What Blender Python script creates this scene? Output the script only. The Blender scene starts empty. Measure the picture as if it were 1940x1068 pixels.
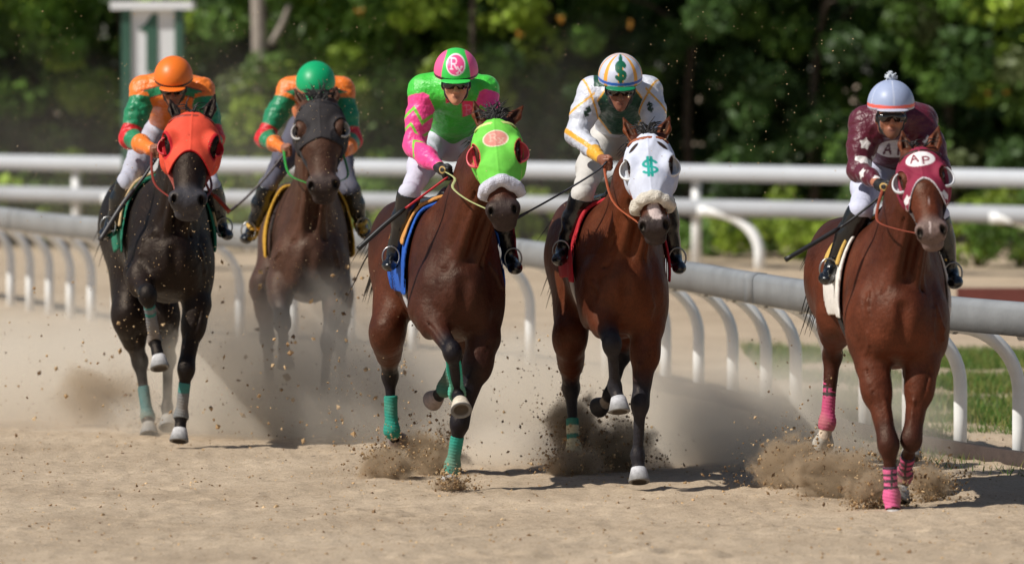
import bpy, math, random
import numpy as np
from mathutils import Vector, Matrix
sc = bpy.context.scene
R_ = math.radians
rng = np.random.default_rng(7)
random.seed(7)

# ------------------------------------------------------------ camera, light
FPX = 10440.0                      # focal length in photo pixels (photo 1940 x 1068)
CAMZ = 2.45
PITCH = math.atan((534 - 120) / FPX)
cam_d = bpy.data.cameras.new("camera")
cam = bpy.data.objects.new("camera", cam_d)
sc.collection.objects.link(cam)
cam.location = (0, 0, CAMZ)
cam.rotation_euler = (math.pi / 2 - PITCH, 0, 0)
cam_d.sensor_width = 36.0
cam_d.lens = 36.0 * FPX / 1940
cam_d.clip_start = 0.5
cam_d.clip_end = 3000
cam_d.dof.use_dof = True
cam_d.dof.focus_distance = 32.3
cam_d.dof.aperture_fstop = 2.15
sc.camera = cam

SUN_AZ = R_(62)     # sun stands to the left of and behind the camera
SUN_EL = R_(46)
sdir = Vector((-math.sin(SUN_AZ) * math.cos(SUN_EL), -math.cos(SUN_AZ) * math.cos(SUN_EL), math.sin(SUN_EL)))
world = bpy.data.worlds.new("World")
sc.world = world
world.use_nodes = True
wn = world.node_tree.nodes
sky = wn.new("ShaderNodeTexSky")
sky.sky_type = 'NISHITA'
sky.sun_disc = False
sky.sun_elevation = SUN_EL
sky.sun_rotation = math.atan2(sdir.x, sdir.y)
wn["Background"].inputs[1].default_value = 0.062
world.node_tree.links.new(sky.outputs[0], wn["Background"].inputs[0])
sl = bpy.data.lights.new("sun", 'SUN')
sl.energy = 4.6
sl.angle = R_(0.6)
sl.color = (1.0, 0.955, 0.88)
so = bpy.data.objects.new("sun", sl)
so.rotation_euler = sdir.to_track_quat('Z', 'Y').to_euler()
so.location = (-20, -20, 40)
sc.collection.objects.link(so)
sc.view_settings.view_transform = 'Standard'
sc.view_settings.look = 'None'
sc.view_settings.exposure = 0.0
sc.view_settings.gamma = 1.0
sc.cycles.use_denoising = True
sc.cycles.max_bounces = 6
sc.cycles.diffuse_bounces = 3
sc.cycles.glossy_bounces = 3
sc.cycles.transparent_max_bounces = 8
sc.cycles.volume_bounces = 3
sc.cycles.volume_max_steps = 96
sc.cycles.volume_step_rate = 1.0
sc.cycles.sample_clamp_indirect = 4

# ------------------------------------------------------------ helpers
_cp, _sp = math.cos(PITCH), math.sin(PITCH)
def S(u, v, d):
    """world point that stands at distance d (world Y) behind pixel u,v of the photo"""
    x = (u - 970) / FPX
    y = (534 - v) / FPX
    fy = _cp + y * _sp
    fz = -_sp + y * _cp
    return np.array([x / fy * d, d, CAMZ + fz / fy * d])

def srgb(r, g, b):
    c = np.array([r, g, b], float) / 255.0
    return np.where(c <= 0.04045, c / 12.92, ((c + 0.055) / 1.055) ** 2.4)

def V(*a): return np.array(a, float)
def nrm(v):
    v = np.asarray(v, float)
    return v / max(np.linalg.norm(v), 1e-9)
def lerp(a, b, t): return a + (b - a) * t
def sstep(a, b, x):
    t = np.clip((x - a) / (b - a), 0, 1)
    return t * t * (3 - 2 * t)

_nk = rng.normal(size=(24, 3)); _np = rng.uniform(0, 6.28, 24)
def snoise(P, freq, seed=0, n=6):
    """cheap smooth noise, about -1..1, on an (...,3) array"""
    r = np.random.default_rng(seed)
    K = r.normal(size=(n, 3)) * freq * 3.0
    ph = r.uniform(0, 6.28, n)
    o = np.zeros(P.shape[:-1])
    for i in range(n):
        o += np.sin(P @ K[i] + ph[i] + 1.3 * np.sin(P @ K[(i + 1) % n][[1, 2, 0]] * 0.6 + ph[(i + 2) % n]))
    return o / math.sqrt(n) * 0.8

# ------------------------------------------------------------ implicit surfaces
class Field:
    def __init__(s): s.p = []
    def add(s, fn, lo, hi, k, op=0):
        s.p.append((fn, np.minimum(lo, hi), np.maximum(lo, hi), k, op)); return s
    def cap(s, a, b, ra, rb=None, k=0.03, op=0):
        a = np.asarray(a, float); b = np.asarray(b, float); rb = ra if rb is None else rb
        ab = b - a; L2 = max(float(ab @ ab), 1e-12)
        def fn(P):
            q = P - a
            t = np.clip((q @ ab) / L2, 0, 1)
            q = q - t[..., None] * ab
            return np.sqrt((q * q).sum(-1)) - (ra + (rb - ra) * t)
        m = max(ra, rb)
        return s.add(fn, np.minimum(a, b) - m, np.maximum(a, b) + m, k, op)
    def ell(s, c, r, A=None, k=0.03, op=0):
        c = np.asarray(c, float); r = np.asarray(r, float)
        A = np.eye(3) if A is None else np.asarray(A, float)     # rows = axes
        def fn(P):
            q = (P - c) @ A.T
            k0 = np.sqrt(((q / r) ** 2).sum(-1)); k1 = np.sqrt(((q / r ** 2) ** 2).sum(-1))
            return k0 * (k0 - 1) / np.maximum(k1, 1e-9)
        e = np.sqrt(((A.T * r) ** 2).sum(1))
        return s.add(fn, c - e, c + e, k, op)
    def ecap(s, a, b, side, ra, rb, k=0.03, op=0):
        a = np.asarray(a, float); b = np.asarray(b, float)
        ab = b - a; L = np.linalg.norm(ab); e = ab / L
        sd = np.asarray(side, float); sd = nrm(sd - e * (sd @ e)); n = np.cross(e, sd)
        def fn(P):
            q = P - a
            l = q @ e
            t = np.clip(l / L, 0, 1)
            le = l - t * L
            rs = ra[0] + (rb[0] - ra[0]) * t; rn = ra[1] + (rb[1] - ra[1]) * t
            re = (rs + rn) * 0.5
            w0 = (q @ sd) / rs; w1 = (q @ n) / rn; w2 = le / re
            k0 = np.sqrt(w0 * w0 + w1 * w1 + w2 * w2)
            k1 = np.sqrt((w0 / rs) ** 2 + (w1 / rn) ** 2 + (w2 / re) ** 2)
            return k0 * (k0 - 1) / np.maximum(k1, 1e-9)
        m = max(*ra, *rb)
        return s.add(fn, np.minimum(a, b) - m, np.maximum(a, b) + m, k, op)
    def merge(s, o): s.p += o.p; return s
    @staticmethod
    def comb(f, d, k, op):
        if op == 0:
            h = np.clip(k - np.abs(f - d), 0, None) / k
            return np.minimum(f, d) - h * h * k * 0.25
        h = np.clip(k - np.abs(f + d), 0, None) / k
        return np.maximum(f, -d) + h * h * k * 0.25
    def at(s, P):
        f = np.full(P.shape[:-1], 1.0)
        for fn, lo, hi, k, op in s.p:
            m = np.all((P > lo - 0.1) & (P < hi + 0.1), -1)
            if m.any(): f[m] = s.comb(f[m], fn(P[m]), k, op)
        return f
    def grid(s, lo, hi, vx, margin=0.05):
        n = np.ceil((hi - lo) / vx).astype(int) + 1
        f = np.full(tuple(n), 1.0, np.float32)
        ax = [lo[i] + np.arange(n[i]) * vx for i in range(3)]
        for fn, pl, ph, k, op in s.p:
            m = margin + k
            i0 = np.maximum(np.floor((pl - m - lo) / vx).astype(int), 0)
            i1 = np.minimum(np.ceil((ph + m - lo) / vx).astype(int) + 1, n)
            if np.any(i1 <= i0): continue
            sl_ = tuple(slice(i0[i], i1[i]) for i in range(3))
            g = np.stack(np.meshgrid(ax[0][sl_[0]], ax[1][sl_[1]], ax[2][sl_[2]], indexing='ij'), -1)
            f[sl_] = s.comb(f[sl_], fn(g), k, op)
        return f, ax
    def bounds(s, pad):
        lo = np.min([p[1] for p in s.p if p[4] == 0], 0) - pad
        hi = np.max([p[2] for p in s.p if p[4] == 0], 0) + pad
        return lo, hi

def nets(f, lo, vx):
    """surface nets: grid of distances -> vertices, quads"""
    f = f.copy()
    f[0], f[-1], f[:, 0], f[:, -1], f[:, :, 0], f[:, :, -1] = 1, 1, 1, 1, 1, 1
    s = f < 0
    cs = np.zeros(tuple(np.array(f.shape) - 1), np.int8)
    X, Y, Z = cs.shape
    offs = [(i, j, k) for i in (0, 1) for j in (0, 1) for k in (0, 1)]
    for (i, j, k) in offs: cs += s[i:i + X, j:j + Y, k:k + Z]
    act = np.argwhere((cs > 0) & (cs < 8))
    if not len(act): return np.zeros((0, 3)), np.zeros((0, 4), int)
    vid = np.full(cs.shape, -1, np.int32)
    vid[act[:, 0], act[:, 1], act[:, 2]] = np.arange(len(act))
    cv = {o: f[act[:, 0] + o[0], act[:, 1] + o[1], act[:, 2] + o[2]] for o in offs}
    sm = np.zeros((len(act), 3)); ct = np.zeros(len(act))
    for o in offs:
        for a in range(3):
            if o[a] == 0:
                o2 = list(o); o2[a] = 1; o2 = tuple(o2)
                A = cv[o]; B = cv[o2]
                m = (A < 0) != (B < 0)
                t = np.where(m, A / np.where(m, A - B, 1), 0)
                p = np.zeros((len(act), 3)) + np.array(o, float); p[:, a] += t
                sm += p * m[:, None]; ct += m
    v = act + sm / ct[:, None]
    # one correction step onto the surface
    vi = np.floor(v).astype(int); fr = v - vi
    def samp(vv):
        i = np.clip(np.floor(vv).astype(int), 0, np.array(f.shape) - 2); r = vv - i
        o = 0
        for (a, b, c) in offs:
            w = (r[:, 0] if a else 1 - r[:, 0]) * (r[:, 1] if b else 1 - r[:, 1]) * (r[:, 2] if c else 1 - r[:, 2])
            o = o + w * f[i[:, 0] + a, i[:, 1] + b, i[:, 2] + c]
        return o
    g = np.stack([samp(v + d) - samp(v - d) for d in np.eye(3) * 0.7], 1) / 1.4
    g2 = np.maximum((g * g).sum(1), (0.4 * vx) ** 2)
    st = (samp(v) / g2)[:, None] * g
    v = v - np.clip(st, -0.4, 0.4)
    qs = []
    for a in range(3):
        b, c = (a + 1) % 3, (a + 2) % 3
        sa = np.moveaxis(s, (a, b, c), (0, 1, 2))
        vd = np.moveaxis(vid, (a, b, c), (0, 1, 2))
        d = sa[:-1, 1:-1, 1:-1] != sa[1:, 1:-1, 1:-1]
        e = np.argwhere(d)
        i, j, k = e[:, 0], e[:, 1] + 1, e[:, 2] + 1
        q = np.stack([vd[i, j - 1, k - 1], vd[i, j, k - 1], vd[i, j, k], vd[i, j - 1, k]], 1)
        fl = sa[i, j, k]
        q[~fl] = q[~fl][:, ::-1]
        qs.append(q)
    q = np.concatenate(qs)
    q = q[(q >= 0).all(1)]
    return lo + v * vx, q

def link(o, parent=None):
    sc.collection.objects.link(o)
    if parent is not None: o.parent = parent
    return o

def mesh_obj(name, verts, faces, mat, parent=None, col=None, smooth=True, base=None):
    """verts in world space; stored relative to the root empty (or the given base)"""
    verts = np.asarray(verts, float)
    off = np.zeros(3)
    if parent is not None:
        q = parent
        while q is not None: off = off + np.array(q.location); q = q.parent
    elif base is not None: off = np.asarray(base, float)
    me = bpy.data.meshes.new(name)
    if isinstance(faces, np.ndarray):
        n, k = faces.shape
        me.vertices.add(len(verts)); me.vertices.foreach_set("co", (verts - off).astype(np.float32).ravel())
        me.loops.add(n * k); me.loops.foreach_set("vertex_index", faces.astype(np.int32).ravel())
        me.polygons.add(n); me.polygons.foreach_set("loop_start", np.arange(0, n * k, k, dtype=np.int32))
        me.update(calc_edges=True)
    else:
        me.from_pydata((verts - off).tolist(), [], faces)
    me.polygons.foreach_set("use_smooth", np.full(len(me.polygons), smooth))
    if col is not None:
        a = me.color_attributes.new("Col", 'FLOAT_COLOR', 'POINT')
        c = np.ones((len(verts), 4), np.float32); c[:, :3] = np.clip(col, 0, 1)
        a.data.foreach_set("color", c.ravel())
    me.materials.append(mat)
    o = bpy.data.objects.new(name, me)
    if parent is None: o.location = tuple(off)
    link(o, parent)
    me.update()
    return o

def field_obj(name, F, vx, mat, parent, colfn=None, region=None, offset=0.0, lo=None, hi=None, disp=None, base=None):
    l, h = F.bounds(0.03 + abs(offset))
    if lo is not None: l = np.maximum(l, lo)
    if hi is not None: h = np.minimum(h, hi)
    f, ax = F.grid(l, h, vx, 0.05 + abs(offset))
    near = np.abs(f) < 0.09
    if offset: f = f - offset
    if region is not None or disp is not None:
        ii = np.argwhere(near)
        P = l + ii * vx
        t = (ii[:, 0], ii[:, 1], ii[:, 2])
        if disp is not None: f[t] += disp(P)
        if region is not None:
            f[t] = np.maximum(f[t], region(P))
            # where the field is deep inside, the region still has to cut
            deep = np.argwhere(f < -0.02)
            if len(deep):
                t2 = (deep[:, 0], deep[:, 1], deep[:, 2])
                f[t2] = np.maximum(f[t2], region(l + deep * vx))
    v, q = nets(f, l, vx)
    if not len(v): raise RuntimeError("empty field " + name)
    col = colfn(v) if colfn is not None else None
    return mesh_obj(name, v, q, mat, parent, col, base=base)

def tube(pts, r, seg=8, closed=False, r2=None):
    """verts, faces of a tube through pts; r number or list; r2 flattening"""
    pts = np.asarray(pts, float); n = len(pts)
    rr = np.full(n, r) if np.isscalar(r) else np.asarray(r, float)
    T = np.gradient(pts, axis=0) if not closed else np.roll(pts, -1, 0) - np.roll(pts, 1, 0)
    T /= np.maximum(np.linalg.norm(T, axis=1), 1e-9)[:, None]
    up = V(0, 0, 1) if abs(T[0][2]) < 0.9 else V(0, 1, 0)
    N = np.zeros_like(T); N[0] = nrm(np.cross(T[0], up))
    for i in range(1, n): N[i] = nrm(N[i - 1] - T[i] * (N[i - 1] @ T[i]))
    B = np.cross(T, N)
    ang = np.arange(seg) * 2 * math.pi / seg
    fl = 1.0 if r2 is None else r2
    vs = (pts[:, None] + rr[:, None, None] * (np.cos(ang)[None, :, None] * N[:, None] + fl * np.sin(ang)[None, :, None] * B[:, None])).reshape(-1, 3)
    fs = []
    for i in range(n if closed else n - 1):
        a = i * seg; b = ((i + 1) % n) * seg
        for j in range(seg):
            k = (j + 1) % seg
            fs.append([a + j, a + k, b + k, b + j])
    if not closed:
        fs.append(list(range(seg))[::-1]); fs.append([(n - 1) * seg + j for j in range(seg)])
    return vs, fs

def join(parts):
    vs, fs, o = [], [], 0
    for v, f in parts:
        vs.append(v); fs += [[i + o for i in ff] for ff in f]; o += len(v)
    return np.concatenate(vs), fs

def spline(pts, n=24):
    P = np.asarray(pts, float)
    Q = np.vstack([2 * P[0] - P[1], P, 2 * P[-1] - P[-2]])
    out = []
    m = len(P) - 1
    for i in range(m):
        p0, p1, p2, p3 = Q[i], Q[i + 1], Q[i + 2], Q[i + 3]
        k = max(2, n // m)
        for t in np.arange(k) / k:
            out.append(0.5 * ((2 * p1) + (-p0 + p2) * t + (2 * p0 - 5 * p1 + 4 * p2 - p3) * t * t + (-p0 + 3 * p1 - 3 * p2 + p3) * t ** 3))
    out.append(P[-1])
    return np.array(out)

def lathe(prof, c, axis, seg=24, shear=None, a0=0, a1=2 * math.pi, ref=None):
    axis = nrm(axis)
    ref = V(0, 0, 1) if ref is None else np.asarray(ref, float)
    if abs(axis @ nrm(ref)) > 0.95: ref = V(0, 1, 0)
    e1 = nrm(ref - axis * (ref @ axis)); e2 = np.cross(axis, e1)
    full = abs(a1 - a0 - 2 * math.pi) < 1e-6
    an = a0 + (a1 - a0) * np.arange(seg if full else seg + 1) / seg
    m = len(an); vs = []
    for (h, r) in prof:
        o = c + axis * h + (0 if shear is None else np.asarray(shear) * h)
        for t in an: vs.append(o + r * (math.cos(t) * e1 + math.sin(t) * e2))
    fs = []
    for i in range(len(prof) - 1):
        for j in range(m if full else m - 1):
            k = (j + 1) % m
            fs.append([i * m + j, i * m + k, (i + 1) * m + k, (i + 1) * m + j])
    return np.array(vs), fs

def empty(name, loc, label, cat, group=None):
    o = bpy.data.objects.new(name, None)
    o.empty_display_size = 0.2
    o.location = tuple(loc)
    link(o); tag(o, label, cat, group)
    return o
def tag(o, label, cat, group=None, kind=None):
    if label: o["label"] = label
    if cat: o["category"] = cat
    if group: o["group"] = group
    if kind: o["kind"] = kind
    return o

# ------------------------------------------------------------ materials
def mat(name, color=None, rough=0.5, spec=0.5, metal=0.0, coat=0.0, coat_r=0.2, sheen=0.0, attr=False,
        nscale=0, namt=0.0, bscale=0, bstr=0.0, bdist=0.01, aniso=0, trans=0.0, rvar=0.0):
    m = bpy.data.materials.new(name); m.use_nodes = True
    nt = m.node_tree; N = nt.nodes; L = nt.links
    b = N["Principled BSDF"]
    b.inputs["Roughness"].default_value = rough
    b.inputs["Specular IOR Level"].default_value = spec
    b.inputs["Metallic"].default_value = metal
    b.inputs["Coat Weight"].default_value = coat
    b.inputs["Coat Roughness"].default_value = coat_r
    b.inputs["Sheen Weight"].default_value = sheen
    tc = N.new("ShaderNodeTexCoord")
    if attr:
        a = N.new("ShaderNodeAttribute"); a.attribute_name = "Col"; src = a.outputs["Color"]
    else:
        a = N.new("ShaderNodeRGB"); a.outputs[0].default_value = (*color, 1); src = a.outputs[0]
    if namt:
        n = N.new("ShaderNodeTexNoise"); n.inputs["Scale"].default_value = nscale; n.inputs["Detail"].default_value = 6
        n.inputs["Roughness"].default_value = 0.65
        L.new(tc.outputs["Object"], n.inputs["Vector"])
        mr = N.new("ShaderNodeMapRange"); mr.inputs[1].default_value = 0.25; mr.inputs[2].default_value = 0.75
        mr.inputs[3].default_value = 1 - namt; mr.inputs[4].default_value = 1 + namt
        L.new(n.outputs["Fac"], mr.inputs[0])
        mx = N.new("ShaderNodeVectorMath"); mx.operation = 'SCALE'
        L.new(src, mx.inputs[0]); L.new(mr.outputs[0], mx.inputs["Scale"])
        src = mx.outputs[0]
        if rvar:
            m2 = N.new("ShaderNodeMapRange"); m2.inputs[1].default_value = 0.3; m2.inputs[2].default_value = 0.7
            m2.inputs[3].default_value = rough - rvar; m2.inputs[4].default_value = rough + rvar
            L.new(n.outputs["Fac"], m2.inputs[0]); L.new(m2.outputs[0], b.inputs["Roughness"])
    L.new(src, b.inputs["Base Color"])
    if bstr:
        n = N.new("ShaderNodeTexNoise"); n.inputs["Scale"].default_value = bscale; n.inputs["Detail"].default_value = 5
        L.new(tc.outputs["Object"], n.inputs["Vector"])
        bp = N.new("ShaderNodeBump"); bp.inputs["Strength"].default_value = bstr; bp.inputs["Distance"].default_value = bdist
        L.new(n.outputs["Fac"], bp.inputs["Height"]); L.new(bp.outputs[0], b.inputs["Normal"])
    return m

M = {}
M['coat'] = mat("horse_coat", attr=True, rough=0.51, spec=0.27, sheen=0.0, nscale=6, namt=0.42, bscale=30, bstr=0.7, bdist=0.008, rvar=0.10)
def coat_extra(m):
    nt = m.node_tree; N = nt.nodes; L = nt.links; b = N["Principled BSDF"]
    b.inputs["Specular Tint"].default_value = (1.0, .82, .66, 1)
    tc = N.new("ShaderNodeTexCoord"); mp = N.new("ShaderNodeMapping"); mp.inputs["Scale"].default_value = (1.6, 1.0, .45)
    L.new(tc.outputs["Object"], mp.inputs["Vector"])
    n = N.new("ShaderNodeTexNoise"); n.inputs["Scale"].default_value = 130; n.inputs["Detail"].default_value = 3; L.new(mp.outputs[0], n.inputs["Vector"])
    old = b.inputs["Normal"].links[0].from_socket
    bp = N.new("ShaderNodeBump"); bp.inputs["Strength"].default_value = .55; bp.inputs["Distance"].default_value = .003
    L.new(n.outputs["Fac"], bp.inputs["Height"]); L.new(old, bp.inputs["Normal"]); L.new(bp.outputs[0], b.inputs["Normal"])
    src = b.inputs["Base Color"].links[0].from_socket
    mr = N.new("ShaderNodeMapRange"); mr.inputs[1].default_value = .3; mr.inputs[2].default_value = .7; mr.inputs[3].default_value = .78; mr.inputs[4].default_value = 1.22
    L.new(n.outputs["Fac"], mr.inputs[0]); mx = N.new("ShaderNodeVectorMath"); mx.operation = 'SCALE'
    L.new(src, mx.inputs[0]); L.new(mr.outputs[0], mx.inputs["Scale"]); L.new(mx.outputs[0], b.inputs["Base Color"])
coat_extra(M['coat'])
M['hoof'] = mat("hoof_horn", attr=True, rough=0.65, nscale=40, namt=0.35, bscale=60, bstr=0.3, bdist=0.003)
M['hair'] = mat("horse_hair", srgb(22, 18, 17), rough=0.5, nscale=30, namt=0.4)
M['eye'] = mat("eye_wet", srgb(14, 9, 7), rough=0.08, spec=0.7)
M['lycra'] = mat("hood_cloth", attr=True, rough=0.75, spec=0.3, nscale=30, namt=0.10, bscale=90, bstr=0.25, bdist=0.003)
M['satin'] = mat("racing_silk", attr=True, rough=0.42, spec=0.5, sheen=0.1, nscale=14, namt=0.10, bscale=11, bstr=1.0, bdist=0.03)
M['skin'] = mat("skin", attr=True, rough=0.5, nscale=50, namt=0.1, bscale=150, bstr=0.15, bdist=0.002)
M['breech'] = mat("breeches_cloth", attr=True, rough=0.7, nscale=16, namt=0.08, bscale=24, bstr=0.5, bdist=0.012)
M['boot'] = mat("boot_leather", srgb(14, 16, 20), rough=0.25, spec=0.6, coat=0.3, nscale=18, namt=0.5, bscale=30, bstr=0.6, bdist=0.01)
M['leather'] = mat("strap_leather", attr=True, rough=0.5, nscale=40, namt=0.2)
M['helmet'] = mat("helmet_silk", attr=True, rough=0.42, spec=0.4, coat=0.0, nscale=20, namt=0.06, bscale=40, bstr=0.12, bdist=0.004)
M['goggle'] = mat("goggle_lens", srgb(16, 14, 14), rough=0.06, spec=0.8, coat=0.5)
M['glove'] = mat("glove_cloth", attr=True, rough=0.6, bscale=90, bstr=0.4, bdist=0.003)
M['cloth'] = mat("saddle_cloth", attr=True, rough=0.8, nscale=22, namt=0.12, bscale=40, bstr=0.5, bdist=0.008)
M['fleece'] = mat("fleece", attr=True, rough=0.95, spec=0.1, sheen=0.3, nscale=60, namt=0.2, bscale=120, bstr=1.0, bdist=0.01)
M['white_plastic'] = mat("white_plastic", attr=True, rough=0.35, nscale=30, namt=0.12)
M['steel'] = mat("steel", (0.35, 0.35, 0.35), rough=0.35, metal=1.0)
M['whip'] = mat("whip_grip", attr=True, rough=0.45, nscale=60, namt=0.25)

# ------------------------------------------------------------ 2D marks
def arc(cx, cy, rx, ry, a0, a1, n=14):
    return [(cx + rx * math.cos(R_(a)), cy + ry * math.sin(R_(a))) for a in np.linspace(a0, a1, n)]
GL = {
 'A': [[(-.38, -.5), (0, .5), (.38, -.5)], [(-.24, -.14), (.24, -.14)]],
 'P': [[(-.28, -.5), (-.28, .45), (.05, .45)] + arc(.05, .2, .26, .25, 90, -90) + [(-.28, -.05)]],
 'R': [[(-.26, -.5), (-.26, .46), (.05, .46)] + arc(.05, .22, .25, .24, 90, -90) + [(-.26, -.02)], [(.02, -.02), (.34, -.5)],
       [(-.40, -.5), (-.12, -.5)], [(-.40, .46), (-.26, .46)]],
 'x': [[(-.36, .45), (.36, -.5)], [(.36, .45), (-.36, -.5)], [(-.48, .45), (-.22, .45)], [(.2, .45), (.46, .45)], [(-.48, -.5), (-.22, -.5)], [(.2, -.5), (.46, -.5)]],
 '$': [arc(0, .2, .28, .21, 25, 270) + arc(0, -.22, .30, .21, 90, -155), [(0, .58), (0, -.58)]],
 '$$': [arc(0, .2, .32, .21, 20, 270) + arc(0, -.22, .34, .21, 90, -160), [(-.08, .58), (-.08, -.58)], [(.08, .58), (.08, -.58)]],
}
def glyph(ch, x, y, w):
    """signed distance-like: <0 inside the strokes"""
    d = np.full(x.shape, 9.0)
    for pl in GL[ch]:
        for (x0, y0), (x1, y1) in zip(pl[:-1], pl[1:]):
            dx, dy = x1 - x0, y1 - y0
            t = np.clip(((x - x0) * dx + (y - y0) * dy) / max(dx * dx + dy * dy, 1e-9), 0, 1)
            d = np.minimum(d, np.hypot(x - x0 - t * dx, y - y0 - t * dy))
    return d - w
def star(x, y, r, rot=0.0):
    a = np.arctan2(y, x) + rot; rr = np.hypot(x, y)
    k = 2 * math.pi / 5
    a = np.abs((a + k / 2) % k - k / 2)
    return rr * (np.cos(a) + np.sin(a) * 1.35) - r * 0.98
def paint(col, mask, c):
    """mask: distance, <0 inside; soft 3 mm edge"""
    w = np.clip(0.5 - mask / 0.003, 0, 1)[:, None]
    return col * (1 - w) + np.asarray(c) * w

# ------------------------------------------------------------ ground
def gheight(x, y):
    P = np.stack([x, y, np.zeros_like(x)], -1)
    h = 0.035 * snoise(P, 0.18, 1) + 0.016 * snoise(P, 0.9, 2) * np.clip((40 - y) / 8, 0.3, 1)
    h = h + 0.0045 * snoise(P * [1, .7, 1], 3.6, 3) + 0.0045 * snoise(P, 9, 4, 8) + .003 * snoise(P, 17, 6, 8)
    for (hx, hy, r, dep) in PRINTS:
        q = ((x - hx) ** 2 + (y - hy) ** 2) / r ** 2
        h = h - dep * np.exp(-q) + dep * 0.9 * np.exp(-(np.sqrt(q) - 1.7) ** 2 * 3)
    return h
PRINTS = []
_r = np.random.default_rng(5)
for i in range(150): PRINTS.append((_r.uniform(-3.4, 3.6), _r.uniform(25.6, 32), _r.uniform(.05, .09), _r.uniform(.004, .015)))

def grid_sheet(name, x0, x1, nx, y0, y1, ny, zf, material):
    xs = np.linspace(x0, x1, nx); ys = np.linspace(y0, y1, ny)
    gx, gy = np.meshgrid(xs, ys, indexing='ij')
    v = np.stack([gx, gy, zf(gx, gy)], -1).reshape(-1, 3)
    i, j = np.meshgrid(np.arange(nx - 1), np.arange(ny - 1), indexing='ij')
    a = (i * ny + j).ravel()
    q = np.stack([a, a + ny, a + ny + 1, a + 1], 1)
    o = mesh_obj(name, v, q, material)
    return o

def sand_material():
    m = bpy.data.materials.new("track_sand"); m.use_nodes = True
    nt = m.node_tree; N = nt.nodes; L = nt.links; b = N["Principled BSDF"]
    b.inputs["Roughness"].default_value = 0.95; b.inputs["Specular IOR Level"].default_value = 0.15
    g = N.new("ShaderNodeNewGeometry")
    def noise(sc_, det=6, rough=.6):
        n = N.new("ShaderNodeTexNoise"); n.inputs["Scale"].default_value = sc_; n.inputs["Detail"].default_value = det
        n.inputs["Roughness"].default_value = rough; L.new(g.outputs["Position"], n.inputs["Vector"]); return n
    n1 = noise(0.8); n2 = noise(14, 8, .7); n3 = noise(70, 5, .8)
    cr = N.new("ShaderNodeValToRGB")
    e = cr.color_ramp.elements
    e[0].position = 0.3; e[0].color = (*srgb(173, 156, 135), 1)
    e[1].position = 0.7; e[1].color = (*srgb(198, 181, 159), 1)
    L.new(n1.outputs["Fac"], cr.inputs[0])
    cr2 = N.new("ShaderNodeValToRGB"); e = cr2.color_ramp.elements
    e[0].position = 0.28; e[0].color = (0.70, 0.66, 0.60, 1); e[1].position = 0.47; e[1].color = (1.04, 1.02, 1.0, 1)
    L.new(n2.outputs["Fac"], cr2.inputs[0])
    cr3 = N.new("ShaderNodeValToRGB"); e = cr3.color_ramp.elements
    e[0].position = 0.30; e[0].color = (0.52, 0.47, 0.40, 1); e[1].position = 0.50; e[1].color = (1.03, 1.02, 1.0, 1)
    L.new(n3.outputs["Fac"], cr3.inputs[0])
    m1 = N.new("ShaderNodeMix"); m1.data_type = 'RGBA'; m1.blend_type = 'MULTIPLY'; m1.inputs[0].default_value = 0.9
    L.new(cr.outputs[0], m1.inputs[6]); L.new(cr2.outputs[0], m1.inputs[7])
    m2 = N.new("ShaderNodeMix"); m2.data_type = 'RGBA'; m2.blend_type = 'MULTIPLY'; m2.inputs[0].default_value = 0.9
    L.new(m1.outputs[2], m2.inputs[6]); L.new(cr3.outputs[0], m2.inputs[7])
    L.new(m2.outputs[2], b.inputs["Base Color"])
    bp = N.new("ShaderNodeBump"); bp.inputs["Strength"].default_value = 1.0; bp.inputs["Distance"].default_value = 0.014
    L.new(n2.outputs["Fac"], bp.inputs["Height"])
    b2 = N.new("ShaderNodeBump"); b2.inputs["Strength"].default_value = 0.8; b2.inputs["Distance"].default_value = 0.006
    L.new(n3.outputs["Fac"], b2.inputs["Height"]); L.new(bp.outputs[0], b2.inputs["Normal"])
    L.new(b2.outputs[0], b.inputs["Normal"])
    return m
M['sand'] = sand_material()
track = grid_sheet("track", -5.2, 5.2, 420, 25.0, 37.0, 460, gheight, M['sand']); tag(track, None, None, kind="structure")

# the wide ground around it, running to the horizon, with a hole under the fine sheet left in place 12 cm lower
gz = -0.14
far = mesh_obj("ground", [(-600, -300, gz), (600, -300, gz), (600, 900, gz), (-600, 900, gz)], [[0, 1, 2, 3]], M['sand'], smooth=False)
tag(far, None, None, kind="structure")
def fh(x, y):
    P = np.stack([x, y, np.zeros_like(x)], -1)
    return 0.03 * snoise(P, 0.18, 1) + 0.012 * snoise(P, 0.9, 2)
def apron(name, x0, x1, nx, y0, y1, ny):
    def z(x, y): return fh(x, y) - 0.03
    o = grid_sheet(name, x0, x1, nx, y0, y1, ny, z, M['sand']); tag(o, None, None, kind="structure")
apron("track", -30, -5.19, 60, 5, 37, 70)
apron("track", 5.19, 30, 60, 5, 37, 70)
apron("track", -5.3, 5.3, 40, 5, 25.05, 60)
apron("track", -30, 30, 150, 36.98, 90, 170)

# ------------------------------------------------------------ rails
def curve_pts(ctrl, step):
    c = spline(ctrl, 40 * (len(ctrl) - 1))
    seg = np.linalg.norm(np.diff(c, axis=0), axis=1); s = np.concatenate([[0], np.cumsum(seg)])
    n = int(s[-1] / step)
    t = np.arange(n + 1) * step
    return np.stack([np.interp(t, s, c[:, i]) for i in range(c.shape[1])], 1)

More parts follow.
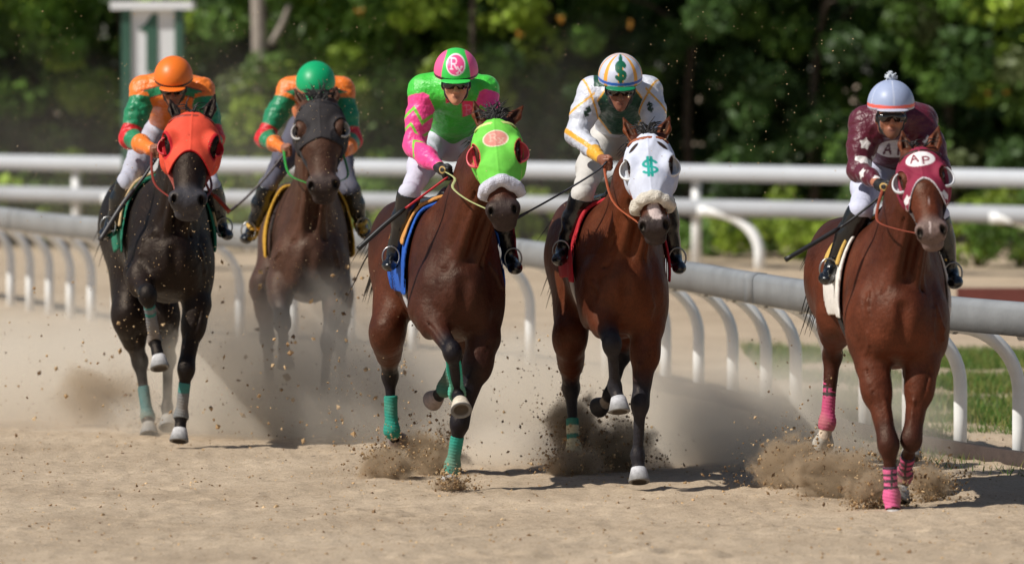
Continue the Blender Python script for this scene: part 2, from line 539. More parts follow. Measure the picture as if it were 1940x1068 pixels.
def sweep(pts, prof):
    """profile (side, up) swept along pts (x,y,z): side = to the right of travel"""
    T = np.gradient(pts, axis=0); T[:, 2] = 0; T /= np.linalg.norm(T, axis=1)[:, None]
    Sd = np.stack([T[:, 1], -T[:, 0], np.zeros(len(T))], 1)
    prof = np.asarray(prof, float); m = len(prof)
    v = (pts[:, None] + prof[None, :, 0, None] * Sd[:, None] + prof[None, :, 1, None] * V(0, 0, 1)).reshape(-1, 3)
    f = []
    for i in range(len(pts) - 1):
        for j in range(m):
            k = (j + 1) % m
            f.append([i * m + j, i * m + k, (i + 1) * m + k, (i + 1) * m + j])
    f.append(list(range(m))); f.append([(len(pts) - 1) * m + j for j in range(m)][::-1])
    return v, f

M['rail_grey'] = mat("weathered_rail", srgb(136, 139, 142), rough=0.5, nscale=2.2, namt=0.28, bscale=40, bstr=0.15)
M['rail_white'] = mat("white_rail_paint", srgb(238, 239, 238), rough=0.4, nscale=6, namt=0.08)
RC = [(4.7, 29.4, 0), (4.08, 30.7, 0), (3.50, 31.8, 0), (3.02, 32.8, 0), (2.64, 33.7, 0), (2.25, 34.9, 0), (1.92, 36.1, 0), (1.57, 37.8, 0), (1.25, 39.5, 0), (.65, 42.0, 0), (.04, 44.5, 0), (-.75, 46.2, 0), (-1.9, 47.8, 0),
      (-3.1, 49.6, 0), (-4.1, 51.5, 0), (-4.8, 53.6, 0), (-5.6, 56.2, 0), (-6.8, 60, 0)]
rc = curve_pts(RC, 0.12)
# inner rail: rounded top, open channel; overhangs its supports
prof = [(0.055, -0.20), (0.062, -0.20), (0.062, -0.05), (0.055, -0.018), (0.03, 0.0), (-0.03, 0.0), (-0.055, -0.018), (-0.062, -0.05), (-0.062, -0.20), (-0.055, -0.20),
        (-0.055, -0.05), (-0.03, -0.012), (0.03, -0.012), (0.055, -0.05)]
inner = empty("inner_rail", (rc[0][0], rc[0][1], 0), "long grey rounded inner rail curving behind the horses on bent white supports", "rail")
v, f = sweep(rc + V(0, 0, 1.03), prof)
mesh_obj("rail_beam", v, f, M['rail_grey'], inner)
joint_parts = []
for i in range(10, len(rc) - 10, 30):
    pr = [(p[0] * 1.06, p[1] * 1.02 + 0.003) for p in prof[:10]]
    v, f = sweep(rc[i:i + 3] + V(0, 0, 1.03), pr)
    mesh_obj("rail_joint", v, f, M['rail_grey'], inner)
sup = curve_pts(RC, .93)[1:]
T = np.gradient(sup, axis=0)
proto = {}
for i, p in enumerate(sup):
    t = nrm(T[i]); side = V(t[1], -t[0], 0)        # to the infield: right and back
    # rc runs from near right to far left, so its right-hand side is the infield
    c0 = V(p[0], p[1], 0.845)
    pts = [c0 - side * 0.035, c0 - side * 0.01]
    for a in np.linspace(90, 0, 12):
        pts.append(c0 + side * (0.02 + 0.44 * math.cos(R_(a))) + V(0, 0, -0.42 + 0.42 * math.sin(R_(a))))
    pts.append(c0 + side * 0.46 + V(0, 0, -0.62)); pts.append(c0 + side * 0.46 + V(0, 0, -0.98))
    v, f = tube(np.array(pts), 0.043, 14)
    o = mesh_obj("rail_support", v, f, M['rail_white'], inner)
    bx = c0 + side * 0.015
    v, f = tube([bx + V(0, 0, -0.03) - t * 0.03, bx + V(0, 0, -0.03) + t * 0.03], 0.016, 8)
    mesh_obj("rail_bracket", v, f, M['steel'], inner)

# kerb board along the base of the rail
M['kerb'] = mat("kerb_board", srgb(62, 50, 45), rough=0.9, nscale=12, namt=0.3, bscale=30, bstr=0.5)
kc = rc.copy(); Tk = np.gradient(kc, axis=0); Tk /= np.linalg.norm(Tk, axis=1)[:, None]
kc = kc + np.stack([Tk[:, 1], -Tk[:, 0], 0 * Tk[:, 0]], 1) * 0.36
v, f = sweep(kc[:120], [(0, -0.1), (0.04, -0.1), (0.045, 0.085), (-0.005, 0.08)])
tag(mesh_obj("kerb", v, f, M['kerb'], base=(kc[0][0], kc[0][1], 0)), "low brown kerb board at the foot of the grey inner rail", "kerb")

# outer rail, far behind
OR = [(15.5, 52.0, 0), (11.5, 57.0, 0), (8.4, 60.8, 0), (5.9, 63.6, 0), (2.2, 67.0, 0), (-1.4, 70.0, 0), (-5.2, 72.6, 0), (-7.4, 74.6, 0), (-13, 78, 0)]
orc = curve_pts(OR, 0.5)
outer = empty("outer_rail", (orc[0][0], orc[0][1], 0), "straight white two-bar outer rail on posts in front of the trees", "rail")
rp = [(0.06, -0.20), (0.10, -0.10), (0.06, 0.0), (-0.06, 0.0), (-0.10, -0.10), (-0.06, -0.20)]
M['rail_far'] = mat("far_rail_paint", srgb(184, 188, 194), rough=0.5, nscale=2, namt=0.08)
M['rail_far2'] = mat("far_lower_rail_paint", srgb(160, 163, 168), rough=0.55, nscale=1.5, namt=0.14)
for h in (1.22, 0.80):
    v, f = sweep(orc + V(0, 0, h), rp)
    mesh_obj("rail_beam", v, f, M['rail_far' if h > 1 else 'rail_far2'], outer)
def at_u(ctrl, u):
    c = ctrl[:, 0] / ctrl[:, 1] * FPX + 970
    o = np.argsort(c)
    return np.array([np.interp(u, c[o], ctrl[o, k]) for k in range(2)] + [0.0])
for u in (-445, 143, 1320, 2500):
    p = at_u(orc, u)
    v, f = tube([p + V(0, 0.12, -0.1), p + V(0, 0.12, 1.1)], 0.06, 12)
    mesh_obj("rail_post", v, f, M['rail_white'], outer)
for u in (-380, 208, 1336, 1890, 2420):
    p = at_u(orc, u) + V(0, -0.1, 0)
    pts = [p + V(-0.1, 0, 0.66)]
    for a in np.linspace(90, 0, 12):
        pts.append(p + V(0.02 + 0.62 * math.cos(R_(a)), -0.35 * math.cos(R_(a)), 0.16 + 0.50 * math.sin(R_(a))))
    pts.append(p + V(0.64, -0.35, -0.1))
    v, f = tube(np.array(pts), 0.065, 12)
    mesh_obj("rail_support", v, f, M['rail_white'], outer)

# ------------------------------------------------------------ furlong marker "1"
M['green_paint'] = mat("green_paint", srgb(52, 92, 76), rough=0.6, nscale=3, namt=0.12)
M['white_board'] = mat("white_board", srgb(228, 230, 232), rough=0.5, nscale=5, namt=0.06)
def box(x0, x1, y0, y1, z0, z1, bv=0.0):
    v = np.array([(x, y, z) for x in (x0, x1) for y in (y0, y1) for z in (z0, z1)], float)
    f = [[0, 1, 3, 2], [4, 6, 7, 5], [0, 4, 5, 1], [2, 3, 7, 6], [0, 2, 6, 4], [1, 5, 7, 3]]
    return v, f
DM = 66.0
def sx(u): return (u - 970) / FPX * DM
def sz(v): return S(970, v, DM)[2]
mk = empty("furlong_marker", (sx(290), DM, 0), "tall green and white trackside marker showing the number 1", "marker")
w0, w1 = sx(231), sx(346)
for a, b in ((w0, sx(249)), (sx(332), w1)):
    v, f = box(a, b, DM - 0.06, DM + 0.5, -0.1, sz(19)); mesh_obj("side_post", v, f, M['green_paint'], mk, smooth=False)
v, f = box(sx(249) + .002, sx(332) - .002, DM - 0.02, DM + 0.4, sz(420), sz(19)); mesh_obj("white_panel", v, f, M['white_board'], mk, smooth=False)
v, f = box(sx(211), sx(366), DM - 0.13, DM + 0.6, sz(19) + .002, sz(3)); mesh_obj("cap_board", v, f, M['white_board'], mk, smooth=False)
one = [(300, 26), (300, 138), (278, 138), (278, 62), (263, 56), (276, 46), (290, 26)]
vv = [(sx(a), DM - 0.035, sz(b)) for a, b in one] + [(sx(a), DM - 0.0195, sz(b)) for a, b in one]
n = len(one)
ff = [list(range(n)), [n + i for i in range(n)][::-1]] + [[i, i + n, (i + 1) % n + n, (i + 1) % n] for i in range(n)]
mesh_obj("number_one", vv, ff, M['green_paint'], mk, smooth=False)

# low reddish board beyond the inner rail at the right
M['red_board'] = mat("red_board", srgb(112, 58, 50), rough=0.8, nscale=4, namt=0.2)
p0 = S(1812, 575, 52); p1 = S(2300, 590, 50)
v, f = box(p0[0], p1[0], 51.9, 52.0, -0.1, S(1900, 545, 52)[2])
tag(mesh_obj("low_board", v, f, M['red_board'], smooth=False, base=(p0[0], 52, 0)), "low dark red board on the ground beyond the grey rail at right", "board")

# ------------------------------------------------------------ trees and shrubs
def leaf_mat(name, ca, cb, cc):
    m = bpy.data.materials.new(name); m.use_nodes = True
    nt = m.node_tree; N = nt.nodes; L = nt.links; b = N["Principled BSDF"]
    b.inputs["Roughness"].default_value = 0.5; b.inputs["Specular IOR Level"].default_value = 0.35
    a = N.new("ShaderNodeAttribute"); a.attribute_name = "Col"; L.new(a.outputs["Color"], b.inputs["Base Color"])
    tr = N.new("ShaderNodeBsdfTranslucent"); L.new(a.outputs["Color"], tr.inputs[0])
    mx = N.new("ShaderNodeMixShader"); mx.inputs[0].default_value = 0.35
    L.new(b.outputs[0], mx.inputs[1]); L.new(tr.outputs[0], mx.inputs[2])
    L.new(mx.outputs[0], N["Material Output"].inputs[0])
    return m
M['leaf'] = leaf_mat("foliage", 0, 0, 0)
M['bark'] = mat("bark", srgb(78, 66, 56), rough=0.9, nscale=6, namt=0.35, bscale=14, bstr=0.8, bdist=0.03)
M['bark_pale'] = mat("pale_bark", srgb(150, 140, 130), rough=0.9, nscale=5, namt=0.25, bscale=14, bstr=0.6, bdist=0.03)
def leaves(centers, radii, per, size, cols, seed, shell=0.5):
    r = np.random.default_rng(seed)
    n = len(centers)
    idx = np.repeat(np.arange(n), per)
    d = r.normal(size=(len(idx), 3)); d /= np.linalg.norm(d, axis=1)[:, None]
    rad = r.uniform(shell, 1, len(idx))[:, None] ** 0.7
    P = np.asarray(centers)[idx] + d * rad * np.asarray(radii)[idx]
    N = d + r.normal(size=d.shape) * 0.8 + V(0, 0, 0.35); N /= np.linalg.norm(N, axis=1)[:, None]
    A = np.cross(N, r.normal(size=N.shape)); A /= np.linalg.norm(A, axis=1)[:, None]
    B = np.cross(N, A)
    sz_ = size * r.uniform(0.6, 1.4, len(idx))[:, None]
    v = np.stack([P - A * sz_, P + B * sz_ * .42, P + A * sz_, P - B * sz_ * .42], 1).reshape(-1, 3)
    q = np.arange(len(idx) * 4).reshape(-1, 4)
    ci = np.asarray(cols)[idx] * r.uniform(0.75, 1.3, (len(idx), 1))
    return v, q, np.repeat(ci, 4, 0)
G_D = np.array([0.058, 0.112, 0.030]); G_M = np.array([0.125, 0.225, 0.040]); G_L = np.array([0.30, 0.41, 0.055]); G_G = np.array([0.16, 0.20, 0.08])
def make_tree(seed, h, w, tones, lean=0.0, base_z=0.4):
    """returns (trunk verts, faces), (crown verts, quads, colours) about the origin"""
    r = np.random.default_rng(seed)
    top = V(lean, r.uniform(-.3, .3), h * 0.86)
    tr = [tube(spline([V(0, 0, -.2), V(lean * .3, .1, h * .3), top * V(.7, 1, .65), top], 16), np.linspace(0.075, 0.03, 16), 8)]
    cs, rs, co = [], [], []
    nl = 6
    for i in range(nl):
        z = h * r.uniform(0.3, 0.8); a = r.uniform(0, 6.28); ln = w * r.uniform(0.5, 1.0)
        st = V(lean * z / h, 0, z); en = st + V(math.cos(a) * ln, math.sin(a) * ln, r.uniform(0.2, 0.9))
        mid = (st + en) / 2 + V(0, 0, 0.2)
        sp = spline([st, mid, en], 8)
        tr.append(tube(sp, np.linspace(0.035, 0.01, len(sp)), 6))
    for i in range(92):
        z = base_z + (h - base_z) * r.uniform(0, 1) ** 0.9
        a = r.uniform(0, 6.28); rr = w * math.sqrt(r.uniform(0.05, 1)) * (1.05 - 0.45 * (z / h) ** 3)
        cs.append(V(lean * z / h + math.cos(a) * rr, math.sin(a) * rr * 0.75 - .25, z))
        q = r.uniform(0.22, 0.5); rs.append(V(q * 1.1, q, q * 0.85))
        co.append(tones[r.integers(0, len(tones))] * r.uniform(0.6, 1.35))
    return join(tr), leaves(cs, rs, 150, 0.085, co, seed + 100)
treesp = [make_tree(11, 6.2, 1.9, [G_M * 1.25, G_L * 1.25, G_M, G_L * 1.2]), make_tree(12, 6.6, 2.1, [G_D * .7, G_D * .8, G_D, G_M * .8]), make_tree(13, 6.0, 1.9, [G_G, G_M, G_D, G_D]),
          make_tree(14, 6.4, 2.0, [G_M * 1.2, G_L * 1.2, G_M * 1.2, G_D])]
def add_mesh_tree(kind, x, y, rz, s, label, cat="tree", bark='bark', cache={}):
    root = empty("broadleaf_tree", (x, y, 0), label, cat, "trees behind the outer rail")
    root.rotation_euler = (0, 0, rz); root.scale = (s, s, s)
    (tv, tf), (cv, cq, cc) = treesp[kind]
    for nm, key in (("trunk", (kind, 't')), ("crown", (kind, 'c'))):
        if key not in cache:
            if nm == "trunk": o = mesh_obj("trunk", tv, tf, M[bark])
            else: o = mesh_obj("crown", cv, cq, M['leaf'], None, cc, smooth=False)
            sc.collection.objects.unlink(o); cache[key] = o.data
        o = bpy.data.objects.new(nm, cache[key]); link(o, root)
    return root
TREES = [(-7.6, 76.5, 0, .4, 1.0, 'green tree with yellow-green leaf clumps at the far left edge'),
         (-5.3, 77.2, 3, 1.9, 1.0, 'grey-green tree behind the number 1 marker'),
         (-3.4, 76.4, 0, 3.0, .98, 'yellow-green tree between the marker and the green-capped rider'),
         (-1.5, 76.2, 0, 4.4, 1.0, 'bright yellow-green tree between the green-capped and pink-capped riders'),
         (.35, 76.8, 3, 5.2, 1.03, 'tree with a few orange fruits between the pink-capped and dollar-sign riders'),
         (2.5, 76.0, 1, .9, 1.0, 'dark tree with deep gaps just right of the dollar-sign rider'),
         (4.2, 75.6, 1, 2.2, .98, 'dark tree left of the pompom-capped rider'),
         (6.0, 74.6, 2, 1.2, 1.0, 'green tree behind the white-capped rider'),
         (7.9, 73.4, 0, 2.8, 1.02, 'tree with drooping green leaves at the far right edge'),
         (10.2, 71.5, 1, 4.0, 1.0, None), (-10.0, 77.5, 2, 5.0, 1.0, None)]
for (x, y, k, rz, s, lab) in TREES:
    if lab: add_mesh_tree(k, x, y, rz, s, lab)
    else:
        t = add_mesh_tree(k, x, y, rz, s, 'outermost green tree beyond the ' + ('right' if x > 0 else 'left') + ' edge of the rail view')
# the wood behind, one mass
cs, rs, co = [], [], []
r = np.random.default_rng(77)
for i in range(1100):
    cs.append(V(r.uniform(-17, 18), r.uniform(78.5, 82), r.uniform(0, 7.0))); q = r.uniform(.5, .9); rs.append(V(q, q * .6, q))
    co.append([G_D, G_D * 1.3, G_M * .8][r.integers(0, 3)])
v, q, c = leaves(cs, rs, 95, 0.20, co, 78, 0.2)
o = mesh_obj("woodland", v, q, M['leaf'], None, c, smooth=False, base=(0, 81, 0)); tag(o, "dark dense woodland filling the background behind the trees", "woodland", kind="stuff")

def shrub(u, v0, d, w, h, tone, seed, label, name="shrub"):
    p = S(u, v0, d); r = np.random.default_rng(seed)
    cs, rs, co = [], [], []
    for i in range(22):
        a = r.uniform(0, 6.28); rr = w * math.sqrt(r.uniform(0, 1)); z = h * r.uniform(0.1, 0.9) * (1 - 0.35 * (rr / w))
        cs.append(V(p[0] + math.cos(a) * rr, p[1] + math.sin(a) * rr * .6, z)); q_ = r.uniform(.12, .26); rs.append(V(q_, q_, q_ * .8)); co.append(tone * r.uniform(.7, 1.3))
    root = empty(name, (p[0], p[1], 0), label, "shrub", "shrubs behind the outer rail")
    v, q, c = leaves(cs, rs, 80, 0.055, co, seed)
    mesh_obj("foliage", v, q, M['leaf'], root, c, smooth=False)
    st = []
    for i in range(5):
        e = cs[i]; st.append(tube([V(p[0] + r.uniform(-.05, .05), p[1], -.1), (V(p[0], p[1], 0) + e) / 2, e], [.02, .015, .006], 5))
    v, f = join(st); mesh_obj("stem", v, f, M['bark'], root)
SH = [(40, 1.0, 1.1, G_M, 'dark green shrub under the rails at the far left'), (175, .9, .9, G_L, 'yellow-green shrub beside the left rail post'),
      (430, .9, .8, G_G, 'dull green shrub seen between the two left horses'), (700, 1.0, 1.0, G_L, 'bright shrub left of the pink-sleeved rider'),
      (1010, .9, .9, G_L, 'small green shrub between the two middle horses'), (1370, .9, .9, G_M, 'dark shrub under the white arched support'),
      (1470, .8, 1.0, G_L, 'bright green shrub just right of the white arched support'), (1570, .7, .9, G_L, 'bright green shrub left of the maroon rider'),
      (1850, .9, .9, G_L, 'green shrub right of the maroon-hooded horse'), (1960, .8, 1.0, G_M, 'dark green shrub at the far right edge')]
for i, (u, w, h, tn, lab) in enumerate(SH):
    d = at_u(orc, u)[1] + 3.2
    shrub(u, 480, d, w, h, tn, 300 + i, lab)
# pale trunks that stand in front of the foliage
def trunk_tree(u0, v0, u1, v1, d, r0, label, branches, seed, barkm='bark_pale'):
    a = S(u0, v0, d); b = S(u1, v1, d)
    dirv = (b - a) / (b[2] - a[2]); base = a - dirv * (a[2] + 0.2); top = a + dirv * (5.4 - a[2])
    root = empty("bare_trunk_tree", (base[0], base[1], 0), label, "tree", "trees behind the outer rail")
    rr = np.random.default_rng(seed)
    sp = spline([base, lerp(base, top, .35) + V(.05, 0, 0), lerp(base, top, .7) - V(.04, 0, 0), top], 18)
    v, f = tube(sp, np.linspace(r0 * 1.25, r0 * .6, len(sp)), 10); mesh_obj("trunk", v, f, M[barkm], root)
    for (ua, va, ub, vb, r1) in branches:
        v, f = tube(spline([S(ua, va, d), (S(ua, va, d) + S(ub, vb, d)) / 2 + V(.03, 0, 0), S(ub, vb, d)], 8), np.linspace(r1, r1 * .6, 9), 7); mesh_obj("limb", v, f, M[barkm], root)
    zt = a[2]; ivc = [base + dirv * (z_ + .2) + rr.normal(size=3) * V(.22, .14, .1) + V(0, -.1, 0) for z_ in np.linspace(.2, zt - .15, 26)]
    v, q, c = leaves(ivc, [V(.34, .24, .26)] * 26, 110, .075, [(G_M, G_L, G_G)[i % 3] * .9 for i in range(26)], seed + 5); mesh_obj("foliage", v, q, M['leaf'], root, c, smooth=False)
    cs = [top + rr.normal(size=3) * V(.8, .6, .5) for i in range(26)]; rs = [V(.4, .35, .3)] * 26
    v, q, c = leaves(cs, rs, 90, 0.09, [G_M] * 26, seed); mesh_obj("crown", v, q, M['leaf'], root, c, smooth=False)
trunk_tree(489, 110, 492, 0, 73.5, 0.105, 'pale smooth tree trunk rising behind the green-capped rider', [(512, 85, 548, 8, .05)], 61)
trunk_tree(893, 100, 899, 0, 74.0, 0.04, 'thin brown trunk rising above the pink-capped rider', [], 62, 'bark')
# orange fruit / flowers hanging in the leaves
M['fruit'] = mat("orange_fruit", srgb(176, 122, 30), rough=0.6)
for (u, v_, s_, lab) in ((683, 22, .026, 'orange blossom high in the leaves right of the pale trunk'), (1062, 37, .030, 'yellow orange blossom nearest the top above the two middle riders'), (984, 66, .026, 'orange blossom just right of the pink-capped rider'),
                    (1192, 47, .026, 'faint orange blossom above the dollar-sign cap'), (1876, 178, .030, 'reddish orange blossom left of its pair at the right edge'), (1908, 172, .030, 'pale yellow blossom right of its pair at the right edge')):
    p = S(u, v_, 73.2); F = Field(); rr = np.random.default_rng(int(u))
    for j in range(6):
        F.ell(p + rr.normal(size=3) * .03, V(1, 1, 1.2) * s_ * rr.uniform(.6, .9), k=.01)
    o = field_obj("blossom", F, 0.018, M['fruit'], None, base=tuple(p)); tag(o, lab, "blossom", "orange blossoms in the trees")

# ------------------------------------------------------------ horses
BLACK = srgb(20, 17, 18)
class Horse: pass
def build_horse(c):
    h = Horse(); h.c = c; d0 = c['d']
    def J(p): return S(p[0], p[1], d0 + p[2])
    h.J = J
    O = S(c['cx'], 600, d0 + 0.02); O[2] = 0
    Rm = S(c['rx'], 500, d0 + 1.75); Rm[2] = 0
    B = nrm(Rm - O); X = V(B[1], -B[0], 0); Z = V(0, 0, 1)
    k_ = c.get('sc', 1.0); wd = c.get('wd', 1.0); dz = c.get('dz', 0.0)
    bend = c.get('bend', .035)
    def bx_(y): return bend * np.clip(1 - ((y - .85) / .95) ** 2, 0, 1)
    def T(x, y, z): return O + X * (x * k_ * wd + bx_(y)) + B * y * k_ + Z * (z * k_ + dz)
    h.T = T; h.O = O; h.B = B; h.X = X
    A3 = np.array([X, B, Z])
    def loc(P):
        q = P - O
        y_ = q @ B / k_
        return (q @ X - bx_(y_)) / (k_ * wd), y_, (q[..., 2] - dz) / k_
    h.loc = loc
    root = empty("racehorse", (O[0], O[1], 0), c['label'], "horse", "horses galloping towards the camera")
    h.root = root
    # ---- trunk
    TF = Field()
    secs = [(0.10, 1.10, .205, .25), (0.30, 1.16, .240, .345), (0.50, 1.21, .236, .375), (0.85, 1.20, .240, .345), (1.20, 1.24, .245, .32), (1.50, 1.30, .255, .30), (1.72, 1.32, .235, .27)]
    for a, b in zip(secs[:-1], secs[1:]):
        TF.ecap(T(0, a[0], a[1]), T(0, b[0], b[1]), X, (a[2] * k_ * wd, a[3] * k_), (b[2] * k_ * wd, b[3] * k_), k=0.10)
    TF.ell(T(0, 1.92, 1.30), V(.17, .14, .20) * k_, A3, k=.1)
    for s in (-1, 1):
        TF.ell(T(s * .088, .03, 1.02), V(.100 * wd, .112, .14) * k_, A3, k=.03)          # pectorals
        TF.ell(T(s * .055, .045, 1.20), V(.055 * wd, .10, .13) * k_, A3, k=.04)
        TF.ell(T(s * .205, .20, 1.02), V(.055 * wd, .11, .15) * k_, A3, k=.03)
        TF.ell(T(s * .165, .12, 1.10), V(.092 * wd, .13, .19) * k_, A3, k=.035)          # point of shoulder
        TF.ell(T(s * .125, .34, 1.30), V(.085 * wd, .15, .24) * k_, A3, k=.10)           # shoulder blade
        TF.ell(T(s * .12, 1.62, 1.30), V(.145, .28, .27) * k_, A3, k=.08)         # rump
        TF.ell(T(s * .155, .30, .98), V(.085 * wd, .15, .13) * k_, A3, k=.06)           # triceps
    for s in (-1, 1):
        TF.cap(T(s * .115, -.015, 1.24), T(s * .20, .10, .92), .004, .004, k=.030, op=1)
        TF.cap(T(s * .245, .22, 1.20), T(s * .235, .25, .95), .003, .003, k=.03, op=1)
    TF.cap(T(0, -.13, 1.16), T(0, -.11, .92), .016, .016, k=.06, op=1)
    h.TF = TF
    HF = Field(); HF.merge(TF)
    # ---- head frame
    Pp = J(c['poll']); Mz = J(c['muz'])
    a = nrm(Mz - Pp); L = np.linalg.norm(Mz - Pp); hs = L / 0.60
    sd = V(1, c.get('hyaw', 0), c.get('roll', 0)); sd = nrm(sd - a * (sd @ a)); n = np.cross(a, sd)
    hw = c.get('hw', 1.0) * 1.24
    def H(s, t, m): return Pp + (sd * s * hw + a * t + n * m) * hs
    h.H = H; h.hs = hs
    def hl(P):
        q = (P - Pp) / hs
        return q @ sd / hw, q @ a, q @ n
    h.hl = hl
    A = np.array([sd, a, n])
    F = Field()
    e = lambda s, t, m, r, k=.03, op=0: F.ell(H(s, t, m), np.array(r) * hs * V(hw, 1, 1), A, k=k * hs, op=op)
    e(0, .10, -.045, (.088, .12, .095), .04)
    F.ecap(H(0, .12, -.05), H(0, .27, -.02), sd, (.090 * hs * hw, .085 * hs), (.076 * hs * hw, .085 * hs), .04)
    F.ecap(H(0, .27, -.015), H(0, .50, .002), sd, (.072 * hs * hw, .066 * hs), (.047 * hs * hw, .048 * hs), .04)
    F.ecap(H(0, .26, .035), H(0, .46, .028), sd, (.036 * hs * hw, .03 * hs), (.026 * hs * hw, .022 * hs), .03)   # nasal bone
    F.ecap(H(0, .20, -.12), H(0, .52, -.055), sd, (.06 * hs * hw, .05 * hs), (.036 * hs * hw, .03 * hs), .04)     # jaw
    e(0, .530, -.012, (.064, .064, .066), .035)
    e(0, .580, -.05, (.046, .036, .036), .02)
    for s in (-1, 1):
        e(s * .068, .18, -.10, (.042, .12, .085), .03)                    # cheek
        e(s * .078, .180, .016, (.030, .052, .034), .025)                  # orbit
        e(s * .070, .235, -.02, (.012, .10, .012), .03)                   # facial crest
        e(s * .040, .525, .026, (.031, .044, .032), .018)                 # nostril wing
        e(s * .094, .19, .016, (.016, .030, .022), .012, 1)              # socket
        F.ell(H(s * .050, .545, .050), V(.0145, .026, .026) * hs, A, k=.008, op=1)    # nostril
    F.cap(H(-.06, .575, -.018), H(.06, .575, -.018), .003, .003, k=.012, op=1)
    h.head = F
    HF.merge(F)
    # ---- neck
    nb = T(0, .36, 1.33); nb2 = T(0, .16, 1.22)
    pe = H(0, .05, -.10)
    mid = lerp(nb, pe, .55) + V(0, .02, .06)
    HF.ecap(nb, mid, X, (.185 * wd, .27), (.122, .19), k=.12)
    HF.ecap(mid, pe, X, (.120, .19), (.085, .12), k=.06)
    HF.ecap(nb2, lerp(mid, pe, .3) - V(0, .10, .10), X, (.14, .10), (.075, .06), k=.10)       # underside of the neck
    for s in (-1, 1):
        HF.cap(T(s * .06, .02, 1.16), H(s * .045, .16, -.16), .040, .024, k=.035)                      # neck muscle
        HF.cap(H(s * .052, .17, -.17), T(s * .10, -.04, 1.24), .004, .004, k=.035, op=1)
    # ---- ears
    for s, key in ((-1, 'earL'), (1, 'earR')):
        b0 = H(s * .052, .025, -.03); tip = J(c[key])
        ax = nrm(tip - b0); ln = min(np.linalg.norm(tip - b0), .23); tip = b0 + ax * ln
        m1 = b0 + ax * ln * .48; tw = nrm(X * 1.0 + V(0, -.25 * s, 0))
        HF.ecap(b0 - ax * .02, b0 + ax * .03, X, (.034, .028), (.030, .024), k=.03)
        EF = Field()
        EF.ecap(b0 - ax * .01, m1, tw, (.030, .024), (.038, .020), k=.02)
        EF.ecap(m1, tip - ax * .008, tw, (.038, .018), (.007, .006), k=.02)
        EF.ecap(b0 + ax * ln * .25 - V(0, .024, 0), b0 + ax * ln * .78 - V(0, .018, 0), tw, (.020, .015), (.010, .009), k=.008, op=1)
        def earcol(P, b0=b0, ax=ax, ln=ln, s=s):
            l = (P - b0) @ ax / ln; q = (P - b0) @ X - ((P - b0) @ ax) * (ax @ X)
            inn = sstep(.024, .010, np.abs(q)) * sstep(.15, .3, l) * sstep(.85, .7, l) * (P[:, 1] < (b0 + ax * ln * l[:, None])[:, 1])
            col = c['coat2'][None] * (1 - sstep(.6, 1, l)[:, None] * .6)
            return col * (1 - .75 * inn[:, None])
        field_obj("ear", EF, .005, M['coat'], root, earcol)
    # ---- legs
    h.legs = []
    def lower(kn, fe, co, fore):
        r1, r2 = (.036, .029) if fore else (.039, .031)
        HF.cap(kn, fe, r1, r2, k=.03)
        back = V(0, .022, 0)
        HF.cap(kn + back * 1.3, fe + back, .018, .020, k=.025)
        HF.ell(fe, (.037, .040, .042), k=.03)
        HF.cap(fe, co, .031, .040, k=.025)
        h.legs.append((kn, fe, co, fore))
    def hoof(co, tip, col):
        ax = nrm(tip - co)
        sh = V(0, -0.35, 0) if abs(ax[2]) > .7 else V(0, 0, 0)
        prof = [(-.012, .036), (0, .044), (.012, .047), (.07, .062), (.078, .063), (.081, .060), (.081, .047), (.070, .040), (.066, 0.001)]
        v, f = lathe(prof, co - ax * .01, ax, 28, shear=sh)
        l = (v - co) @ ax
        cl = np.where((l > .064)[:, None], srgb(120, 118, 116), col)
        rr = np.linalg.norm((v - co) - np.outer(l, ax), axis=1)
        cl = np.where(((l > .04) & (rr < .045))[:, None], srgb(70, 60, 50), cl)
        mesh_obj("hoof", v, f, M['hoof'], root, cl)
    for s, key in ((-1, 'foreL'), (1, 'foreR')):
        el, kn, fe, co, tp = [J(p) for p in c[key]]
        HF.cap(T(s * .15, .22, 1.10), el, .115 * wd, .088, k=.08)
        HF.cap(el, lerp(el, kn, .35), .082, .074, k=.05)
        HF.cap(lerp(el, kn, .3), kn, .070, .047, k=.05)
        HF.ell(lerp(el, kn, .25) + V(s * .022, -.02, 0), (.050, .05, .11), k=.05)
        HF.ell(lerp(el, kn, .22) + V(-s * .028, -.02, .01), (.038, .045, .09), k=.05)
        HF.ell(kn, (.047, .049, .070), k=.045)
        lower(kn, fe, co, True)
        if c.get('hoofcol', {}).get(key, 1) is not None:
            hoof(co, tp, c.get('hoofcol', {}).get(key, srgb(176, 172, 168)))
    for s, key in ((-1, 'hindL'), (1, 'hindR')):
        st, hk, fe, co, tp = [J(p) for p in c[key]]
        HF.ecap(T(s * .13, 1.55, 1.22), st, X, (.14, .24), (.088, .14), k=.12)
        HF.cap(st, lerp(st, hk, .5), .088, .066, k=.09)
        HF.cap(lerp(st, hk, .4), hk, .070, .044, k=.06)
        HF.ell(hk, (.046, .058, .066), k=.04)
        HF.cap(hk, hk + nrm(st - hk) * .04 + V(0, .07, .05), .032, .022, k=.03)
        lower(hk, fe, co, False)
        hoof(co, tp, c.get('hoofcol', {}).get(key, srgb(150, 145, 138)))
    # veins and cords
    rv = np.random.default_rng(c['seed'])
